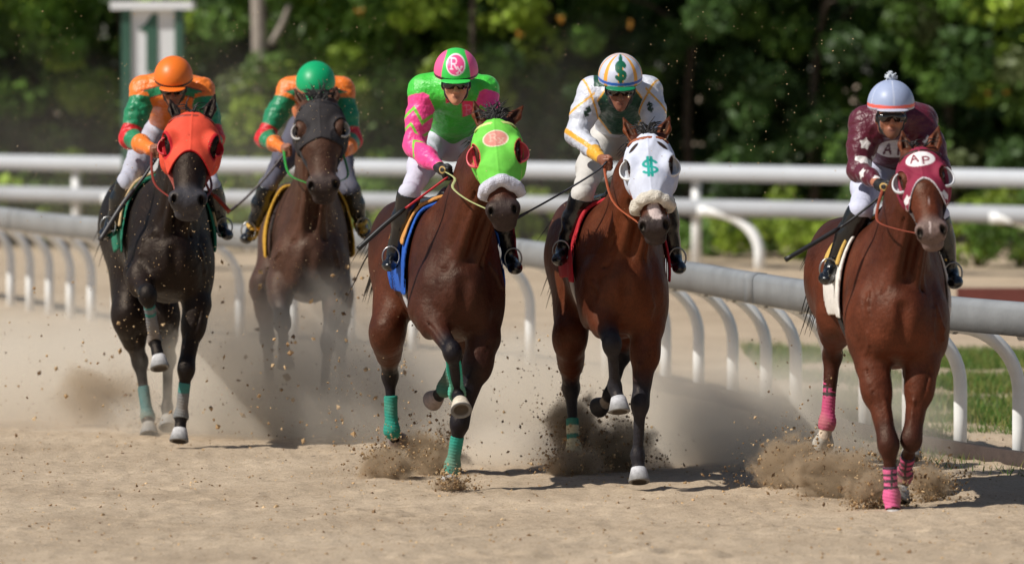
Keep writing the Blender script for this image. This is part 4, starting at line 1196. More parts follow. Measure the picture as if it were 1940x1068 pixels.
# ------------------------------------------------------------ jockeys
def seg_t(P, a, b):
    ab = b - a; L2 = ab @ ab
    t = (P - a) @ ab / L2
    tc = np.clip(t, 0, 1)
    q = P - a - tc[:, None] * ab
    return t, np.linalg.norm(q, axis=1)
def lateral(P, a, b):
    """metres across the segment as seen from the front"""
    e = nrm(b - a); w = nrm(np.cross(e, V(0, 1, 0)))
    return (P - a) @ w
def build_jockey(c, hs_):
    d0 = c['d']
    def J(p): return S(p[0], p[1], d0 + p[2])
    Hc = J(c['head']); shL, shR = J(c['shL']), J(c['shR'])
    elL, elR, haL, haR = J(c['elL']), J(c['elR']), J(c['haL']), J(c['haR'])
    hiL, hiR, knL, knR, anL, anR, toL, toR = [J(c[k]) for k in ('hiL', 'hiR', 'knL', 'knR', 'anL', 'anR', 'toL', 'toR')]
    pel = (hiL + hiR) / 2; ch = (shL + shR) / 2
    root = empty("person", (pel[0], pel[1], pel[2] - .1), c['label'], "person", "jockeys riding the racehorses")
    # head frame
    p, yw, rl = R_(c.get('pitch', 15)), R_(c.get('yaw', 0)), R_(c.get('roll', 0))
    f = V(math.sin(yw) * math.cos(p), -math.cos(yw) * math.cos(p), -math.sin(p))
    s = nrm(np.cross(V(0, 0, 1), -f)) * -1.0
    if s[0] < 0: s = -s
    u = np.cross(s, -f) if np.cross(s, -f)[2] > 0 else np.cross(-f, s)
    s, u = s * math.cos(rl) + u * math.sin(rl), u * math.cos(rl) - s * math.sin(rl)
    A = np.array([s, f, u]); k0 = c.get('hk', 1.0)
    def h(x, y, z): return Hc + (s * x + f * y + u * z) * k0
    def hl(P): q = (P - Hc) / k0; return q @ s, q @ f, q @ u
    skin = c['skin'] * 1.3
    G = Field()
    e = lambda x, y, z, r, k=.02, op=0: G.ell(h(x, y, z), np.array(r) * k0, A, k=k, op=op)
    e(0, -.01, .035, (.076, .096, .10)); e(0, .035, -.045, (.060, .058, .062), .03)
    e(0, .070, -.085, (.033, .030, .028), .03); e(0, .083, -.100, (.018, .016, .016), .02)
    G.cap(h(0, .092, .0), h(0, .116, -.032), .009, .013, k=.014)
    for q in (-1, 1):
        e(q * .013, .104, -.036, (.010, .010, .008), .008)
        e(q * .042, .070, -.025, (.022, .020, .020), .02)
        e(q * .032, .092, .005, (.017, .012, .011), .012, 1)
        e(q * .052, .0, -.06, (.016, .04, .03), .02)
        e(q * .078, -.005, -.01, (.010, .020, .030), .01)
        e(q * .0045, .101, -.0985, (.0001, .0001, .0001), .001)
    G.cap(h(-.032, .090, .022), h(.032, .090, .022), .010, .010, k=.015)
    G.cap(h(-.016, .094, -.062), h(.016, .094, -.062), .0068, .0068, k=.008)
    G.cap(h(-.013, .092, -.074), h(.013, .092, -.074), .0075, .0075, k=.008)
    G.cap(h(-.018, .103, -.068), h(.018, .103, -.068), .0028, .0028, k=.006, op=1)
    # neck, torso, limbs (a slimmer figure under the clothes)
    G.cap(h(0, -.035, -.05), lerp(ch, pel, .04) + V(0, 0, .03), .058, .066, k=.04)
    side = nrm(shR - shL)
    G.ecap(lerp(ch, pel, .08), lerp(ch, pel, .5), side, (.145, .10), (.12, .09), k=.06)
    G.ecap(lerp(ch, pel, .5), pel, side, (.12, .09), (.13, .10), k=.06)
    for a_, b_, c_ in ((shL, elL, haL), (shR, elR, haR)):
        G.cap(lerp(ch, a_, .5), a_, .06, .052, k=.05)
        G.cap(a_, b_, .048, .040, k=.03); G.cap(b_, c_, .040, .026, k=.03)
    for a_, b_, c_, t_ in ((hiL, knL, anL, toL), (hiR, knR, anR, toR)):
        G.cap(a_, b_, .075, .045, k=.03); G.cap(b_, lerp(b_, c_, .35), .043, .048, k=.02); G.cap(lerp(b_, c_, .35), c_, .052, .034, k=.03)
        G.cap(c_ + V(0, .03, -.03), t_ + V(0, 0, .0), .032, .026, k=.03)
    hands = []
    for q, el, ha in ((-1, elL, haL), (1, elR, haR)):
        HandF = Field(); hands.append(HandF)
        e_ = nrm(ha - el); e_ = nrm(e_ * .5 + V(0, -.8, -.2))
        g = nrm(V(q * .25, .0, 1.0) - e_ * (V(q * .25, 0, 1) @ e_)) if c.get('grip', 'v') == 'v' else nrm(V(1, 0, .3) - e_ * (V(1, 0, .3) @ e_))
        n = np.cross(g, e_) * -q
        if n[0] * q > 0: n = -n                     # fingers curl towards the reins in the middle
        w = ha
        HandF.ecap(w, w + e_ * .070, g, (.030, .018), (.040, .016), k=.02)
        for i in range(4):
            ln = (.034, .040, .038, .030)[i]
            b0 = w + e_ * .076 + g * (1.5 - i) * .0205
            m1 = b0 + e_ * .018 + n * ln * .75; m2 = m1 - e_ * .026 + n * .014; m3 = m2 - e_ * .016 - n * .014
            HandF.cap(b0, m1, .0105, .0098, k=.006); HandF.cap(m1, m2, .0098, .009, k=.005); HandF.cap(m2, m3, .009, .008, k=.004)
        tb = w + e_ * .022 + g * .030 + n * .006
        t1 = tb + e_ * .034 + n * .024 + g * .006; t2 = t1 + e_ * .022 + n * .016 - g * .008
        HandF.cap(tb, t1, .013, .0115, k=.012); HandF.cap(t1, t2, .0115, .009, k=.006)
    if c.get('gloves'):
        for HandF, el, ha in zip(hands, (elL, elR), (haL, haR)): HandF.cap(lerp(el, ha, .88), ha, .034, .030, k=.01)
    if not c.get('gloves'): G.merge(hands[0]); G.merge(hands[1])
    def skincol(P):
        x, y, z = hl(P)
        nz = snoise(P, 4, 3)[:, None] * .08
        col = np.tile(skin, (len(P), 1)) * (1 + nz)
        face = (np.abs(x) < .1) & (y > 0) & (np.abs(z) < .15)
        lip = np.hypot(x / .024, (z + .068) / .013) - 1
        w = np.clip(-lip * 3, 0, 1) * face * (y > .08); col = col * (1 - .6 * w[:, None]) + srgb(120, 62, 56) * .6 * w[:, None]
        w = np.clip(-(np.hypot(x / .014, (z + .0685) / .0022) - 1) * 2, 0, 1) * face * (y > .08); col = col * (1 - .8 * w[:, None]) + srgb(30, 14, 12) * .8 * w[:, None]
        for q in (-1, 1):
            w = np.clip(-(np.hypot((x - q * .032) / .022, (z - .024) / .006) - 1) * 2, 0, 1) * face; col = col * (1 - .7 * w[:, None]) + srgb(22, 14, 12) * .7 * w[:, None]
        if c.get('beard'):
            w = sstep(-.04, -.075, z) * face * .55 * (1 - np.clip(1 - np.hypot(x / .026, (z + .068) / .015), 0, 1)) + ((np.abs(x) > .045) & (z < .0)) * .3 * face
            col = col * (1 - w[:, None]) + srgb(34, 22, 18) * w[:, None]
        return col
    field_obj("body", G, .0075, M['skin'], root, skincol)
    if c.get('gloves'):
        for HandF in hands: field_obj("glove", HandF, .005, M['glove'], root, lambda P: c['glovefn'](P, haL, haR) if c.get('glovefn') else np.tile(srgb(20, 20, 22), (len(P), 1)), offset=.0015)
    else: pass
    for q in (-1, 1):
        v, f_ = lathe([(.0125 * math.cos(t), .0125 * math.sin(t) + 1e-4) for t in np.linspace(0, math.pi, 9)], h(q * .032, .080, .004), f, 12)
        mesh_obj("eye", v, f_, M['eye'], root)
    # ---- helmet with peak
    Hm = Field()
    hc = h(0, -.012, .072)
    Hm.ell(hc, V(.130, .158, .134) * k0, A)
    tl = R_(c.get('helm_tilt', 6)); pn = -u * math.cos(tl) + f * -math.sin(tl) * 1.0
    pn = -(u * math.cos(tl) + f * math.sin(tl))
    brim = h(0, .02, c.get('brim', .040) + .008)
    Hm2 = Field(); Hm2.merge(Hm)
    def hreg(P): return (P - brim) @ pn
    hz = lambda P: -((P - brim) @ pn)
    def hcol(P):
        x, y, z = hl(P); zz = hz(P)
        az = np.arctan2(x, y + .012)
        return c['helmfn'](P, x, y, z, zz, az)
    helm = field_obj("helmet", Hm2, .0055, M['helmet'], root, hcol, region=hreg)
    Pk = Field(); pf = nrm(f - pn * (f @ pn)); pc_ = brim - pn * .006 + pf * (.116 * k0)
    Pk.ell(pc_, V(.088, .058, .0085) * k0, np.array([s, pf, -pn]), k=.01)
    field_obj("peak", Pk, .004, M['helmet'], helm, lambda P: np.tile(c['peakcol'], (len(P), 1)))
    if c.get('pompom') is not None:
        Pm = Field(); pc_ = hc + u * .146 * k0; r = np.random.default_rng(9)
        Pm.ell(pc_, (.026, .026, .024))
        for i in range(40):
            dd = nrm(r.normal(size=3)); Pm.cap(pc_, pc_ + dd * .034, .006, .005, k=.003)
        field_obj("pompom", Pm, .004, M['fleece'], helm, lambda P: np.tile(c['pompom'], (len(P), 1)))
    # chin strap / balaclava edges
    Sk = Field(); Sk.merge(G)
    def sreg(P):
        x, y, z = hl(P)
        ax = np.abs(x); path = np.abs(y - (.020 + .45 * np.clip(-z - .02, 0, 1))) - (.013 if not c.get('mask') else .028)
        return np.maximum.reduce([path, z - .04, -.135 - z, .025 - ax, -.05 - y]) 
    field_obj("chin_strap", Sk, .005, M['leather'], helm, lambda P: np.tile(srgb(16, 16, 18), (len(P), 1)), region=sreg, offset=.004, lo=Hc - .18, hi=Hc + .2)
    # goggles
    Gg = Field()
    for q in (-1, 1): Gg.ell(h(q * .034, .084, .003), V(.042, .026, .029) * k0, A, k=.012)
    Gg.ell(h(0, .088, .012), V(.03, .018, .014) * k0, A, k=.02)
    go = field_obj("goggles", Gg, .0045, M['goggle'], helm)
    # ---- silks
    JF = Field(); wr = c['seed']
    sl = c.get('slv', .92)
    JF.ecap(lerp(ch, pel, .02), lerp(ch, pel, .45), side, (.172, .122), (.150, .112), k=.08)
    JF.ecap(lerp(ch, pel, .45), lerp(ch, pel, c.get('hem', .85)), side, (.150, .112), (.140, .10), k=.06)
    JF.cap(lerp(h(0, -.04, -.06), ch, .45), ch, .068, .09, k=.05)
    for a_, b_, c_ in ((shL, elL, haL), (shR, elR, haR)):
        JF.cap(lerp(ch, a_, .45) + V(0, .02, 0), a_, .098, .088 * sl, k=.06)
        JF.cap(a_, lerp(a_, b_, .5), .086 * sl, .080 * sl, k=.05); JF.cap(lerp(a_, b_, .5), b_, .080 * sl, .068 * sl, k=.05)
        JF.cap(b_, lerp(b_, c_, .5), .066 * sl, .060 * sl, k=.04); JF.cap(lerp(b_, c_, .5), lerp(b_, c_, .90), .060 * sl, .034, k=.03)
        JF.cap(lerp(b_, c_, .86), lerp(b_, c_, .98), .036, .035, k=.01)
    arms = ((shL, elL, haL), (shR, elR, haR))
    def wrinkle(P):
        P = P.reshape(-1, 3)
        o = .0050 * snoise(P, 1.5, wr, 8) + .0036 * snoise(P, 3.2, wr + 1, 8) + .0075 * np.clip(1 - 3.2 * np.abs(snoise(P * [1, 1, .7], 1.9, wr + 2, 7)), 0, 1) ** 1.3 + .0015 * np.clip(1 - 3 * np.abs(snoise(P, 3.3, wr + 7, 7)), 0, 1) - .002
        for a_, b_, c_ in arms:
            for (x_, y_) in ((a_, b_), (b_, c_)):
                t, dd = seg_t(P, x_, y_); L_ = np.linalg.norm(y_ - x_)
                w = (dd < .13) * np.clip(1 - np.abs(t - .5) * .9, 0, 1)
                ph = t * L_ * 95 + 3.2 * snoise(P, 1.3, wr + 5) + lateral(P, x_, y_) * 22
                o += w * .0020 * (1 - np.abs(np.sin(ph * .6)) * 2)
        return o
    def silkcol(P):
        best = np.full(len(P), 9.); seg = np.zeros(len(P), int); tt = np.zeros(len(P)); la = np.zeros(len(P))
        k = 1
        for a_, b_, c_ in arms:
            for (x_, y_) in ((a_, b_), (b_, c_)):
                t, dd = seg_t(P, x_, y_); bias = -.03 if k in (2, 4) else -.012
                m = dd + bias < best; best = np.where(m, dd + bias, best); seg = np.where(m, k, seg); tt = np.where(m, t, tt); la = np.where(m, lateral(P, x_, y_), la); k += 1
        t, dd = seg_t(P, ch, pel)
        m = dd - .095 < best; seg = np.where(m, 0, seg)
        q = P - ch
        return c['silkfn'](P, seg, tt, la, q @ side, q[:, 2], P[:, 1] - ch[1])
    def jreg(P):
        return np.maximum(-(1), 0) + np.full(len(P), -1.0)
    field_obj("jacket", JF, .0065, M['satin'], root, silkcol, disp=wrinkle)
    # ---- breeches, boots
    BF = Field()
    BF.ell(pel + V(0, .03, 0), (.165, .15, .135), k=.05)
    BF.ecap(lerp(ch, pel, .7), pel, side, (.125, .10), (.15, .12), k=.06)
    for a_, b_, c_ in ((hiL, knL, anL), (hiR, knR, anR)):
        BF.cap(a_, lerp(a_, b_, .5), .100, .085, k=.06); BF.cap(lerp(a_, b_, .5), b_, .085, .060, k=.05); BF.cap(b_, lerp(b_, c_, .10), .058, .054, k=.04)
    def bw(P):
        P = P.reshape(-1, 3); o = .006 * np.clip(1 - 3 * np.abs(snoise(P, 2.2, wr + 13, 7)), 0, 1) + .004 * snoise(P, 1.8, wr + 11, 8) + .0022 * snoise(P, 4, wr + 12, 8)
        for a_, b_ in ((hiL, knL), (hiR, knR)):
            t, dd = seg_t(P, a_, b_); o += (dd < .14) * np.clip(t, 0, 1) * .003 * (1 - 2 * np.abs(np.sin(t * 20 + 3 * snoise(P, 1.5, wr + 6))))
        return o
    field_obj("breeches", BF, .0070, M['breech'], root, lambda P: np.tile(c['pants'], (len(P), 1)), disp=bw)
    for q, b_, c_, t_ in ((-1, knL, anL, toL), (1, knR, anR, toR)):
        L_ = Field(); up = nrm(b_ - c_)
        L_.cap(lerp(b_, c_, -.02), lerp(b_, c_, .42), .070, .066, k=.03); L_.cap(lerp(b_, c_, .42), c_ + up * .03, .064, .045, k=.03)
        heel = c_ + V(0, .055, -.045)
        L_.ell(c_ + V(0, .01, -.012), (.043, .05, .045), k=.03)
        L_.cap(c_ + V(0, .02, -.03), t_ + V(0, .035, .005), .040, .036, k=.03); L_.ell(t_ + V(0, .01, 0), (.040, .05, .028), k=.03)
        L_.cap(heel, heel + V(0, 0, -.018), .030, .028, k=.015)
        dn = nrm(V(0, 0, -1) + 0 * up)
        kt = lerp(b_, c_, .0)
        bo = field_obj("boot", L_, .0065, M['boot'], root, region=lambda P, kt=kt, up=up: (P - kt) @ up, disp=lambda P: .0022 * snoise(P, 3.5, wr + 20, 8) + .0022 * np.sin(40 * (P @ up) + 3 * snoise(P, 1.5, 8)))
        if c.get('bootband') is not None:
            ban = Field(); ban.merge(L_); m_ = lerp(b_, c_, .95)
            field_obj("boot_band", ban, .006, M['leather'], bo, lambda P: np.tile(c['bootband'], (len(P), 1)), region=lambda P, m_=m_, up=up: np.abs((P - m_) @ up) - .012, offset=.004)
        # stirrup iron and leather hang on the saddle, so they go with the horse
        if hs_ is not None:
            mid = lerp(c_, t_, .62) + V(0, .01, -.04)
            ring = [mid + V(.050 * math.cos(a), .0, .066 + .060 * math.sin(a)) if math.sin(a) > -.9 else mid + V(.050 * math.cos(a), 0, .01) for a in np.linspace(-.5 * math.pi, 1.5 * math.pi, 22, endpoint=False)]
            v, f_ = tube(ring, .0055, 6, closed=True)
            iron = mesh_obj("stirrup", v, f_, M['steel'], hs_.root)
            tp = hs_.T(q * .21, .62, 1.42)
            flat_strap("stirrup_leather", [mid + V(0, 0, .125), lerp(mid + V(0, 0, .125), tp, .5) + V(q * .03, 0, 0), tp], .011, 'leather', hs_.root, srgb(36, 28, 24))
    # ---- reins from bit to hand
    if hs_ is not None:
        for q, ha in ((0, haL), (1, haR)):
            a_ = hs_.bit[q]; b_ = ha + V(0, -.06, 0)
            m_ = lerp(a_, b_, .5) + V((-1 if q == 0 else 1) * .05, .03, -.05)
            pl_ = [a_, m_, b_, b_ + V(0, .04, .0)]
            if q == 0 and c.get('reinmid'): pl_ = [a_] + [J(z_) for z_ in c['reinmid']] + [b_, b_ + V(0, .04, 0)]
            flat_strap("rein", pl_, .0085, 'leather', hs_.root, c['rein'])
    return dict(root=root, J=J, haL=haL, haR=haR)
def whip(label, pts, d0, shaft, handle, hfrac, r0=.007, r1=.013):
    P = [S(a, b, d0 + dd) for a, b, dd in pts]
    sp = spline(P, 30); n = len(sp); t = np.linspace(0, 1, n)
    root = empty("riding_whip", tuple(P[0]), label, "riding whip", "whips carried by the jockeys")
    k = int(n * (1 - hfrac))
    v, f = tube(sp[:k + 1], r0, 8); mesh_obj("shaft", v, f, M['whip'], root, np.tile(shaft, (len(v), 1)))
    rr = np.full(n - k, r1); rr[0] = r0 * 1.2; rr[-1] = r1 * 1.15
    v, f = tube(sp[k:], rr, 10); mesh_obj("grip", v, f, M['whip'], root, np.tile(handle, (len(v), 1)))

ORG = srgb(238, 122, 36); GRN = srgb(20, 128, 84); RED = srgb(206, 26, 34); PNK = srgb(240, 70, 146); LIM = srgb(64, 198, 60)
WHT = srgb(204, 207, 218); GLD = srgb(232, 170, 52); DGR = srgb(12, 70, 50); MAR = srgb(84, 10, 36)
def tilec(P, c_): return np.tile(c_, (len(P), 1))
# orange / green silks of the two left riders
def silk_a(P, seg, t, la, x, z, y):
    col = tilec(P, ORG * np.array([1, 1, 1]))
    band = np.abs(z + .015 + .28 * np.abs(x) - .035) - .028
    bm = np.where((seg == 0) | (t < .12), band, 1)
    col = paint(col, bm - .007, srgb(150, 30, 30)); col = paint(col, bm, GRN)
    up = (seg == 1) | (seg == 3); lo = (seg == 2) | (seg == 4)
    col = paint(col, np.where(up, (.20 - t) * .28 - .1 * la * np.where(seg == 1, 1, -1), 1), GRN)
    col = paint(col, np.where(up, (.78 - t) * .28, 1), RED); col = paint(col, np.where(lo & (t < .16), -.01, 1), RED)
    col = paint(col, np.where(lo, (.14 - t) * .26, 1), GRN); col = paint(col, np.where(lo, (.45 - t) * .26, 1), ORG)
    return col
def helm_plain(base, band, w0, w1, ped=None):
    def fn(P, x, y, z, zz, az):
        col = tilec(P, base)
        return paint(col, np.abs(zz - (w0 + w1) / 2) - (w1 - w0) / 2, band)
    return fn
J1 = dict(label='jockey in orange cap and orange and green silks crouching on the near-black horse', seed=201, d=35.3, head=(329, 165, .42), pitch=20, skin=srgb(120, 74, 54), helm_tilt=4, brim=.035, hk=.97,
    shL=(272, 170, .66), shR=(382, 172, .66), elL=(246, 262, .55), elR=(408, 262, .55), haL=(288, 284, .22), haR=(384, 292, .22),
    hiL=(292, 246, 1.2), hiR=(355, 246, 1.2), knL=(240, 345, .50), knR=(400, 352, .50), anL=(212, 422, .60), anR=(418, 424, .60), toL=(200, 444, .47), toR=(430, 446, .47),
    pants=srgb(176, 178, 192), helmfn=helm_plain(srgb(238, 118, 36), srgb(44, 26, 30), .010, .026), peakcol=srgb(234, 112, 34), silkfn=silk_a, rein=srgb(130, 50, 38), mask=True)
J2 = dict(label='jockey in bright green cap and orange and green silks on the dusty rear horse', seed=202, d=37.5, head=(598, 176, .40), pitch=26, skin=srgb(130, 84, 64), helm_tilt=2, brim=.03, hk=1.05,
    shL=(548, 170, .66), shR=(648, 172, .66), elL=(500, 262, .55), elR=(668, 266, .55), haL=(538, 282, .22), haR=(650, 290, .22),
    hiL=(570, 246, 1.2), hiR=(622, 246, 1.2), knL=(508, 352, .50), knR=(664, 360, .50), anL=(478, 432, .60), anR=(684, 424, .60), toL=(466, 452, .47), toR=(692, 444, .47),
    pants=srgb(84, 84, 98), helmfn=helm_plain(srgb(16, 164, 104), srgb(206, 110, 86), .008, .028), peakcol=srgb(16, 160, 100), silkfn=silk_a, rein=srgb(44, 150, 62), mask=True, bootband=srgb(204, 160, 60))
def silk3(P, seg, t, la, x, z, y):
    col = tilec(P, LIM)
    up = (seg == 1) | (seg == 3); lo = (seg == 2) | (seg == 4)
    sg = np.where(seg <= 2, -1, 1)
    col = paint(col, np.where(up, (.16 - t) * .3 + .25 * np.abs(la) - .02, 1), PNK)
    col = paint(col, np.where(lo, -.01, 1), PNK)
    zz = np.abs(((la + .3) % .13) - .065)
    z1 = np.abs((t - .52) * .3 + zz * 1.1 - .03) - .012
    z2 = np.abs((t - .80) * .3 + zz * 1.1 - .03) - .010
    col = paint(col, np.where(up & (y > -9), np.minimum(z1, z2), 1), srgb(120, 206, 60))
    z3 = np.abs((t - .2) * .28 - zz * .9 + .02) - .009
    col = paint(col, np.where(lo & (t < .5), z3, 1), srgb(120, 206, 60))
    col = paint(col, np.where(lo, (.90 - t) * .26, 1), LIM); col = paint(col, np.where(lo, (.955 - t) * .26, 1), srgb(20, 22, 26))
    # patch with an R on the chest, pink bow under the chin
    px_, pz_ = x - .085, z + .115
    pd = np.maximum(np.abs(px_) - .042, np.abs(pz_) - .052)
    front = (seg == 0) & (y < .05)
    col = paint(col, np.where(front, pd, 1), srgb(230, 44, 96)); col = paint(col, np.where(front, glyph('R', (px_ + .004) / .05, pz_ / .06, .07) * .05, 1), srgb(240, 130, 160))
    bow = np.maximum(np.abs(z + .055) - .35 * np.abs(x) - .006, np.abs(x) - .05)
    return paint(col, np.where(front, bow, 1), srgb(226, 40, 80))
def helm3(P, x, y, z, zz, az):
    col = tilec(P, srgb(66, 206, 90)); a = np.degrees(az)
    lim_ = 52 - 200 * np.clip(zz - .06, 0, 1)
    top = np.hypot(x, y - .06)
    pk = (np.abs(x) - (.085 * np.sqrt(np.clip(1 - ((zz - .0) / .185) ** 2, 0, 1)))) * -1
    col = paint(col, np.where(y > -.2, pk, 1) , srgb(240, 96, 150))
    # x,z position on the front of the cap
    d_ = (np.hypot(x / .056, (zz - .092) / .056) - 1) * .055
    fr = y > 0
    col = paint(col, np.where(fr, d_, 1), srgb(250, 226, 236)); col = paint(col, np.where(fr, d_ + .006, 1), srgb(240, 84, 146))
    g = np.minimum(glyph('R', (x + .012) / .052, (zz - .103) / .056, .075) * .05, glyph('x', (x - .022) / .036, (zz - .070) / .036, .09) * .036)
    col = paint(col, np.where(fr, g, 1), srgb(252, 222, 234))
    return paint(col, np.abs(zz - .012) - .007, srgb(18, 26, 28))
def glove_gold(P, a, b):
    col = tilec(P, srgb(18, 18, 20))
    for w in (a, b):
        q = P - w; d_ = np.abs(np.hypot(q[:, 0] / .9, q[:, 2] - .002) - .018) - .003
        col = paint(col, np.where(q[:, 1] < .02, d_, 1), srgb(196, 160, 90))
    return col
J3 = dict(reinmid=[(885, 378, -.30), (858, 356, -.12), (862, 338, .0)], label='jockey in pink and green Rx cap and lime green silks with pink sleeves', seed=203, d=31.85, head=(864, 158, .36), pitch=8, skin=srgb(178, 124, 96), helm_tilt=8, brim=.036,
    shL=(804, 172, .62), shR=(918, 170, .62), elL=(784, 276, .55), elR=(936, 270, .5), haL=(838, 322, .18), haR=(926, 330, .16),
    hiL=(822, 262, 1.15), hiR=(892, 262, 1.15), knL=(776, 366, .42), knR=(944, 380, .42), anL=(746, 480, .55), anR=(966, 482, .55), toL=(737, 504, .42), toR=(976, 508, .42),
    pants=srgb(196, 196, 212), helmfn=helm3, peakcol=srgb(60, 200, 84), silkfn=silk3, rein=srgb(178, 182, 128), gloves=True, glovefn=glove_gold)
def silk4(P, seg, t, la, x, z, y):
    col = tilec(P, WHT)
    dia = np.abs(x) * 1.0 + np.abs(z + .10) * .72 - .165
    front = (seg == 0) & (y < .22)
    dia2 = np.where(front, dia, 1)
    col = paint(col, dia2 - .012, GLD); col = paint(col, dia2, DGR)
    back = (seg == 0) & (y > .02) & (x < .02)
    col = paint(col, np.where((z > .03) & (np.abs(x + .10) < .1) & (seg == 0), -.01, 1) , DGR)
    up = (seg == 1) | (seg == 3); lo = (seg == 2) | (seg == 4); sg = np.where((seg == 1) | (seg == 2), -1, 1)
    l1 = np.abs(la * sg * 1.0 - (t - .16) * .17) - .008; l2 = np.abs(la * sg + (t - .16) * .24) - .008
    col = paint(col, np.where(up & (t < .85), np.minimum(l1, l2), 1), GLD)
    col = paint(col, np.where(lo, np.abs(la * sg - .03 + t * .05) - .014, 1), GLD)
    col = paint(col, np.where(lo, (.66 - t) * .26 , 1), GLD)
    g = glyph('$', (la * -1 - .012 * sg) / .046, -(t - .52) * .28 / .052, .13) * .05
    col = paint(col, np.where(up, g, 1), srgb(20, 50, 36))
    return col
def helm4(P, x, y, z, zz, az):
    col = tilec(P, srgb(198, 203, 220)); a = np.degrees(az)
    w = lambda c0, hw_: (np.abs(a - c0) - hw_) * .0022
    m = np.minimum.reduce([w(0, 6.5), w(38, 6), w(-38, 6), w(78, 6), w(-78, 6), w(118, 6), w(-118, 6), w(160, 6), w(-160, 6)])
    col = paint(col, m, srgb(236, 166, 62))
    g = glyph('$', x / .086, (zz - .100) / .094, .12) * .08
    col = paint(col, np.where(y > 0, g, 1), srgb(10, 92, 66))
    col = paint(col, np.abs(zz - .028) - .009, srgb(50, 104, 200))
    return paint(col, zz - .008, srgb(20, 120, 80))
J4 = dict(label='jockey in white and gold cap with a green dollar sign and white sleeves', seed=204, d=31.9, head=(1175, 168, .38), pitch=14, skin=srgb(126, 80, 62), helm_tilt=4, brim=.032,
    shL=(1122, 176, .62), shR=(1228, 172, .62), elL=(1092, 254, .55), elR=(1246, 250, .5), haL=(1142, 304, .2), haR=(1216, 318, .16),
    hiL=(1140, 260, 1.15), hiR=(1204, 260, 1.15), knL=(1102, 372, .42), knR=(1256, 380, .42), anL=(1068, 470, .55), anR=(1278, 480, .55), toL=(1060, 492, .42), toR=(1287, 508, .42),
    pants=srgb(200, 197, 192), helmfn=helm4, peakcol=srgb(14, 120, 78), silkfn=silk4, rein=srgb(164, 84, 52), mask=True, slv=.88)
def silk5(P, seg, t, la, x, z, y):
    col = tilec(P, MAR)
    st = np.full(len(P), 1.)
    for (sg_, t0, l0, r_, ro) in ((1, .55, .01, .036, .3), (1, .95, -.05, .034, .9), (2, .10, .055, .030, .2), (2, .42, -.005, .034, .6), (2, .78, .02, .03, 0), (3, .55, .0, .036, .3), (3, .9, .05, .032, .7), (4, .4, .0, .034, .2), (1, .75, .085, .03, .5)):
        L_ = .27
        st = np.minimum(st, np.where(seg == sg_, star(la - l0, (t - t0) * L_, r_, ro), 1))
    col = paint(col, st, srgb(226, 222, 220))
    front = (seg == 0) & (y < .2)
    d_ = (np.hypot((x - .01) / .105, (z + .150) / .05) - 1) * .06
    col = paint(col, np.where(front, d_, 1), srgb(222, 218, 218))
    col = paint(col, np.where(front, np.minimum(glyph('A', (x + .03) / .05, (z + .150) / .055, .11), glyph('P', (x - .045) / .05, (z + .155) / .055, .11)) * .05, 1), MAR)
    return col
def helm5(P, x, y, z, zz, az):
    col = tilec(P, srgb(158, 170, 200)); a = np.degrees(az)
    w = lambda c0, hw_: (np.abs(a - c0) - hw_) * .0022
    m = np.minimum.reduce([w(2, .9), w(58, .9), w(-54, .9), w(110, .9), w(-110, .9)])
    col = paint(col, m, srgb(205, 210, 224))
    col = paint(col, np.abs(zz - .022) - .0095, srgb(240, 104, 88))
    return paint(col, zz - .010, srgb(186, 192, 210))
J5 = dict(reinmid=[(1700, 434, -.30), (1664, 420, -.12), (1663, 392, .0)], label='jockey in pale blue cap with a pompom and maroon silks with white stars', seed=205, d=29.95, head=(1688, 222, .36), pitch=2, skin=srgb(150, 96, 72), helm_tilt=5, brim=.040, beard=True, hk=1.0,
    shL=(1640, 232, .62), shR=(1745, 230, .62), elL=(1626, 322, .52), elR=(1776, 322, .5), haL=(1672, 354, .18), haR=(1752, 368, .14),
    hiL=(1655, 316, 1.15), hiR=(1722, 316, 1.15), knL=(1630, 398, .42), knR=(1776, 410, .42), anL=(1577, 505, .55), anR=(1800, 512, .55), toL=(1566, 528, .42), toR=(1810, 536, .42),
    pants=srgb(198, 201, 222), helmfn=helm5, peakcol=srgb(186, 192, 210), silkfn=silk5, rein=srgb(140, 66, 46), gloves=True, glovefn=glove_gold, pompom=srgb(190, 198, 208))
for key, jc in (('5', J5), ('4', J4), ('3', J3), ('1', J1), ('2', J2)):
    if ONLY is None or key in ONLY: build_jockey(jc, HORSES.get(key))
BLK = srgb(24, 24, 26)
whip('black riding whip with a thick grip held low by the maroon-sleeved jockey', [(1700, 345, .15), (1640, 395, .12), (1590, 432, .10), (1488, 492, .02)], 29.95, BLK, BLK, .33)
whip('thin black riding whip reaching left from the hand of the dollar-sign jockey', [(1150, 306, .1), (1128, 326, .08), (1060, 368, .05), (974, 416, .0)], 31.9, srgb(30, 32, 42), srgb(30, 32, 42), .1, .006, .009)
whip('red-shafted riding whip with long black grip held by the pink-sleeved jockey', [(850, 334, .1), (826, 352, .08), (742, 415, .0), (678, 472, -.05)], 31.85, srgb(176, 24, 36), BLK, .45, .007, .014)
whip('dark grey riding whip slanting down beside the tan saddle pad', [(296, 300, .1), (272, 336, .08), (232, 388, .0), (189, 456, -.05)], 35.3, srgb(60, 56, 58), srgb(52, 50, 52), .5, .010, .016)
whip('reddish brown riding whip at the right side of the near-black horse', [(384, 330, .15), (396, 360, .12), (414, 378, .1), (434, 400, .05)], 35.3, srgb(120, 50, 36), srgb(150, 56, 36), .5, .009, .014)
whip('faint thin riding whip trailing left from the green-capped jockey', [(540, 290, .2), (500, 340, .18), (462, 378, .15), (430, 404, .1)], 37.5, srgb(70, 60, 60), srgb(70, 60, 60), .2, .008, .010)

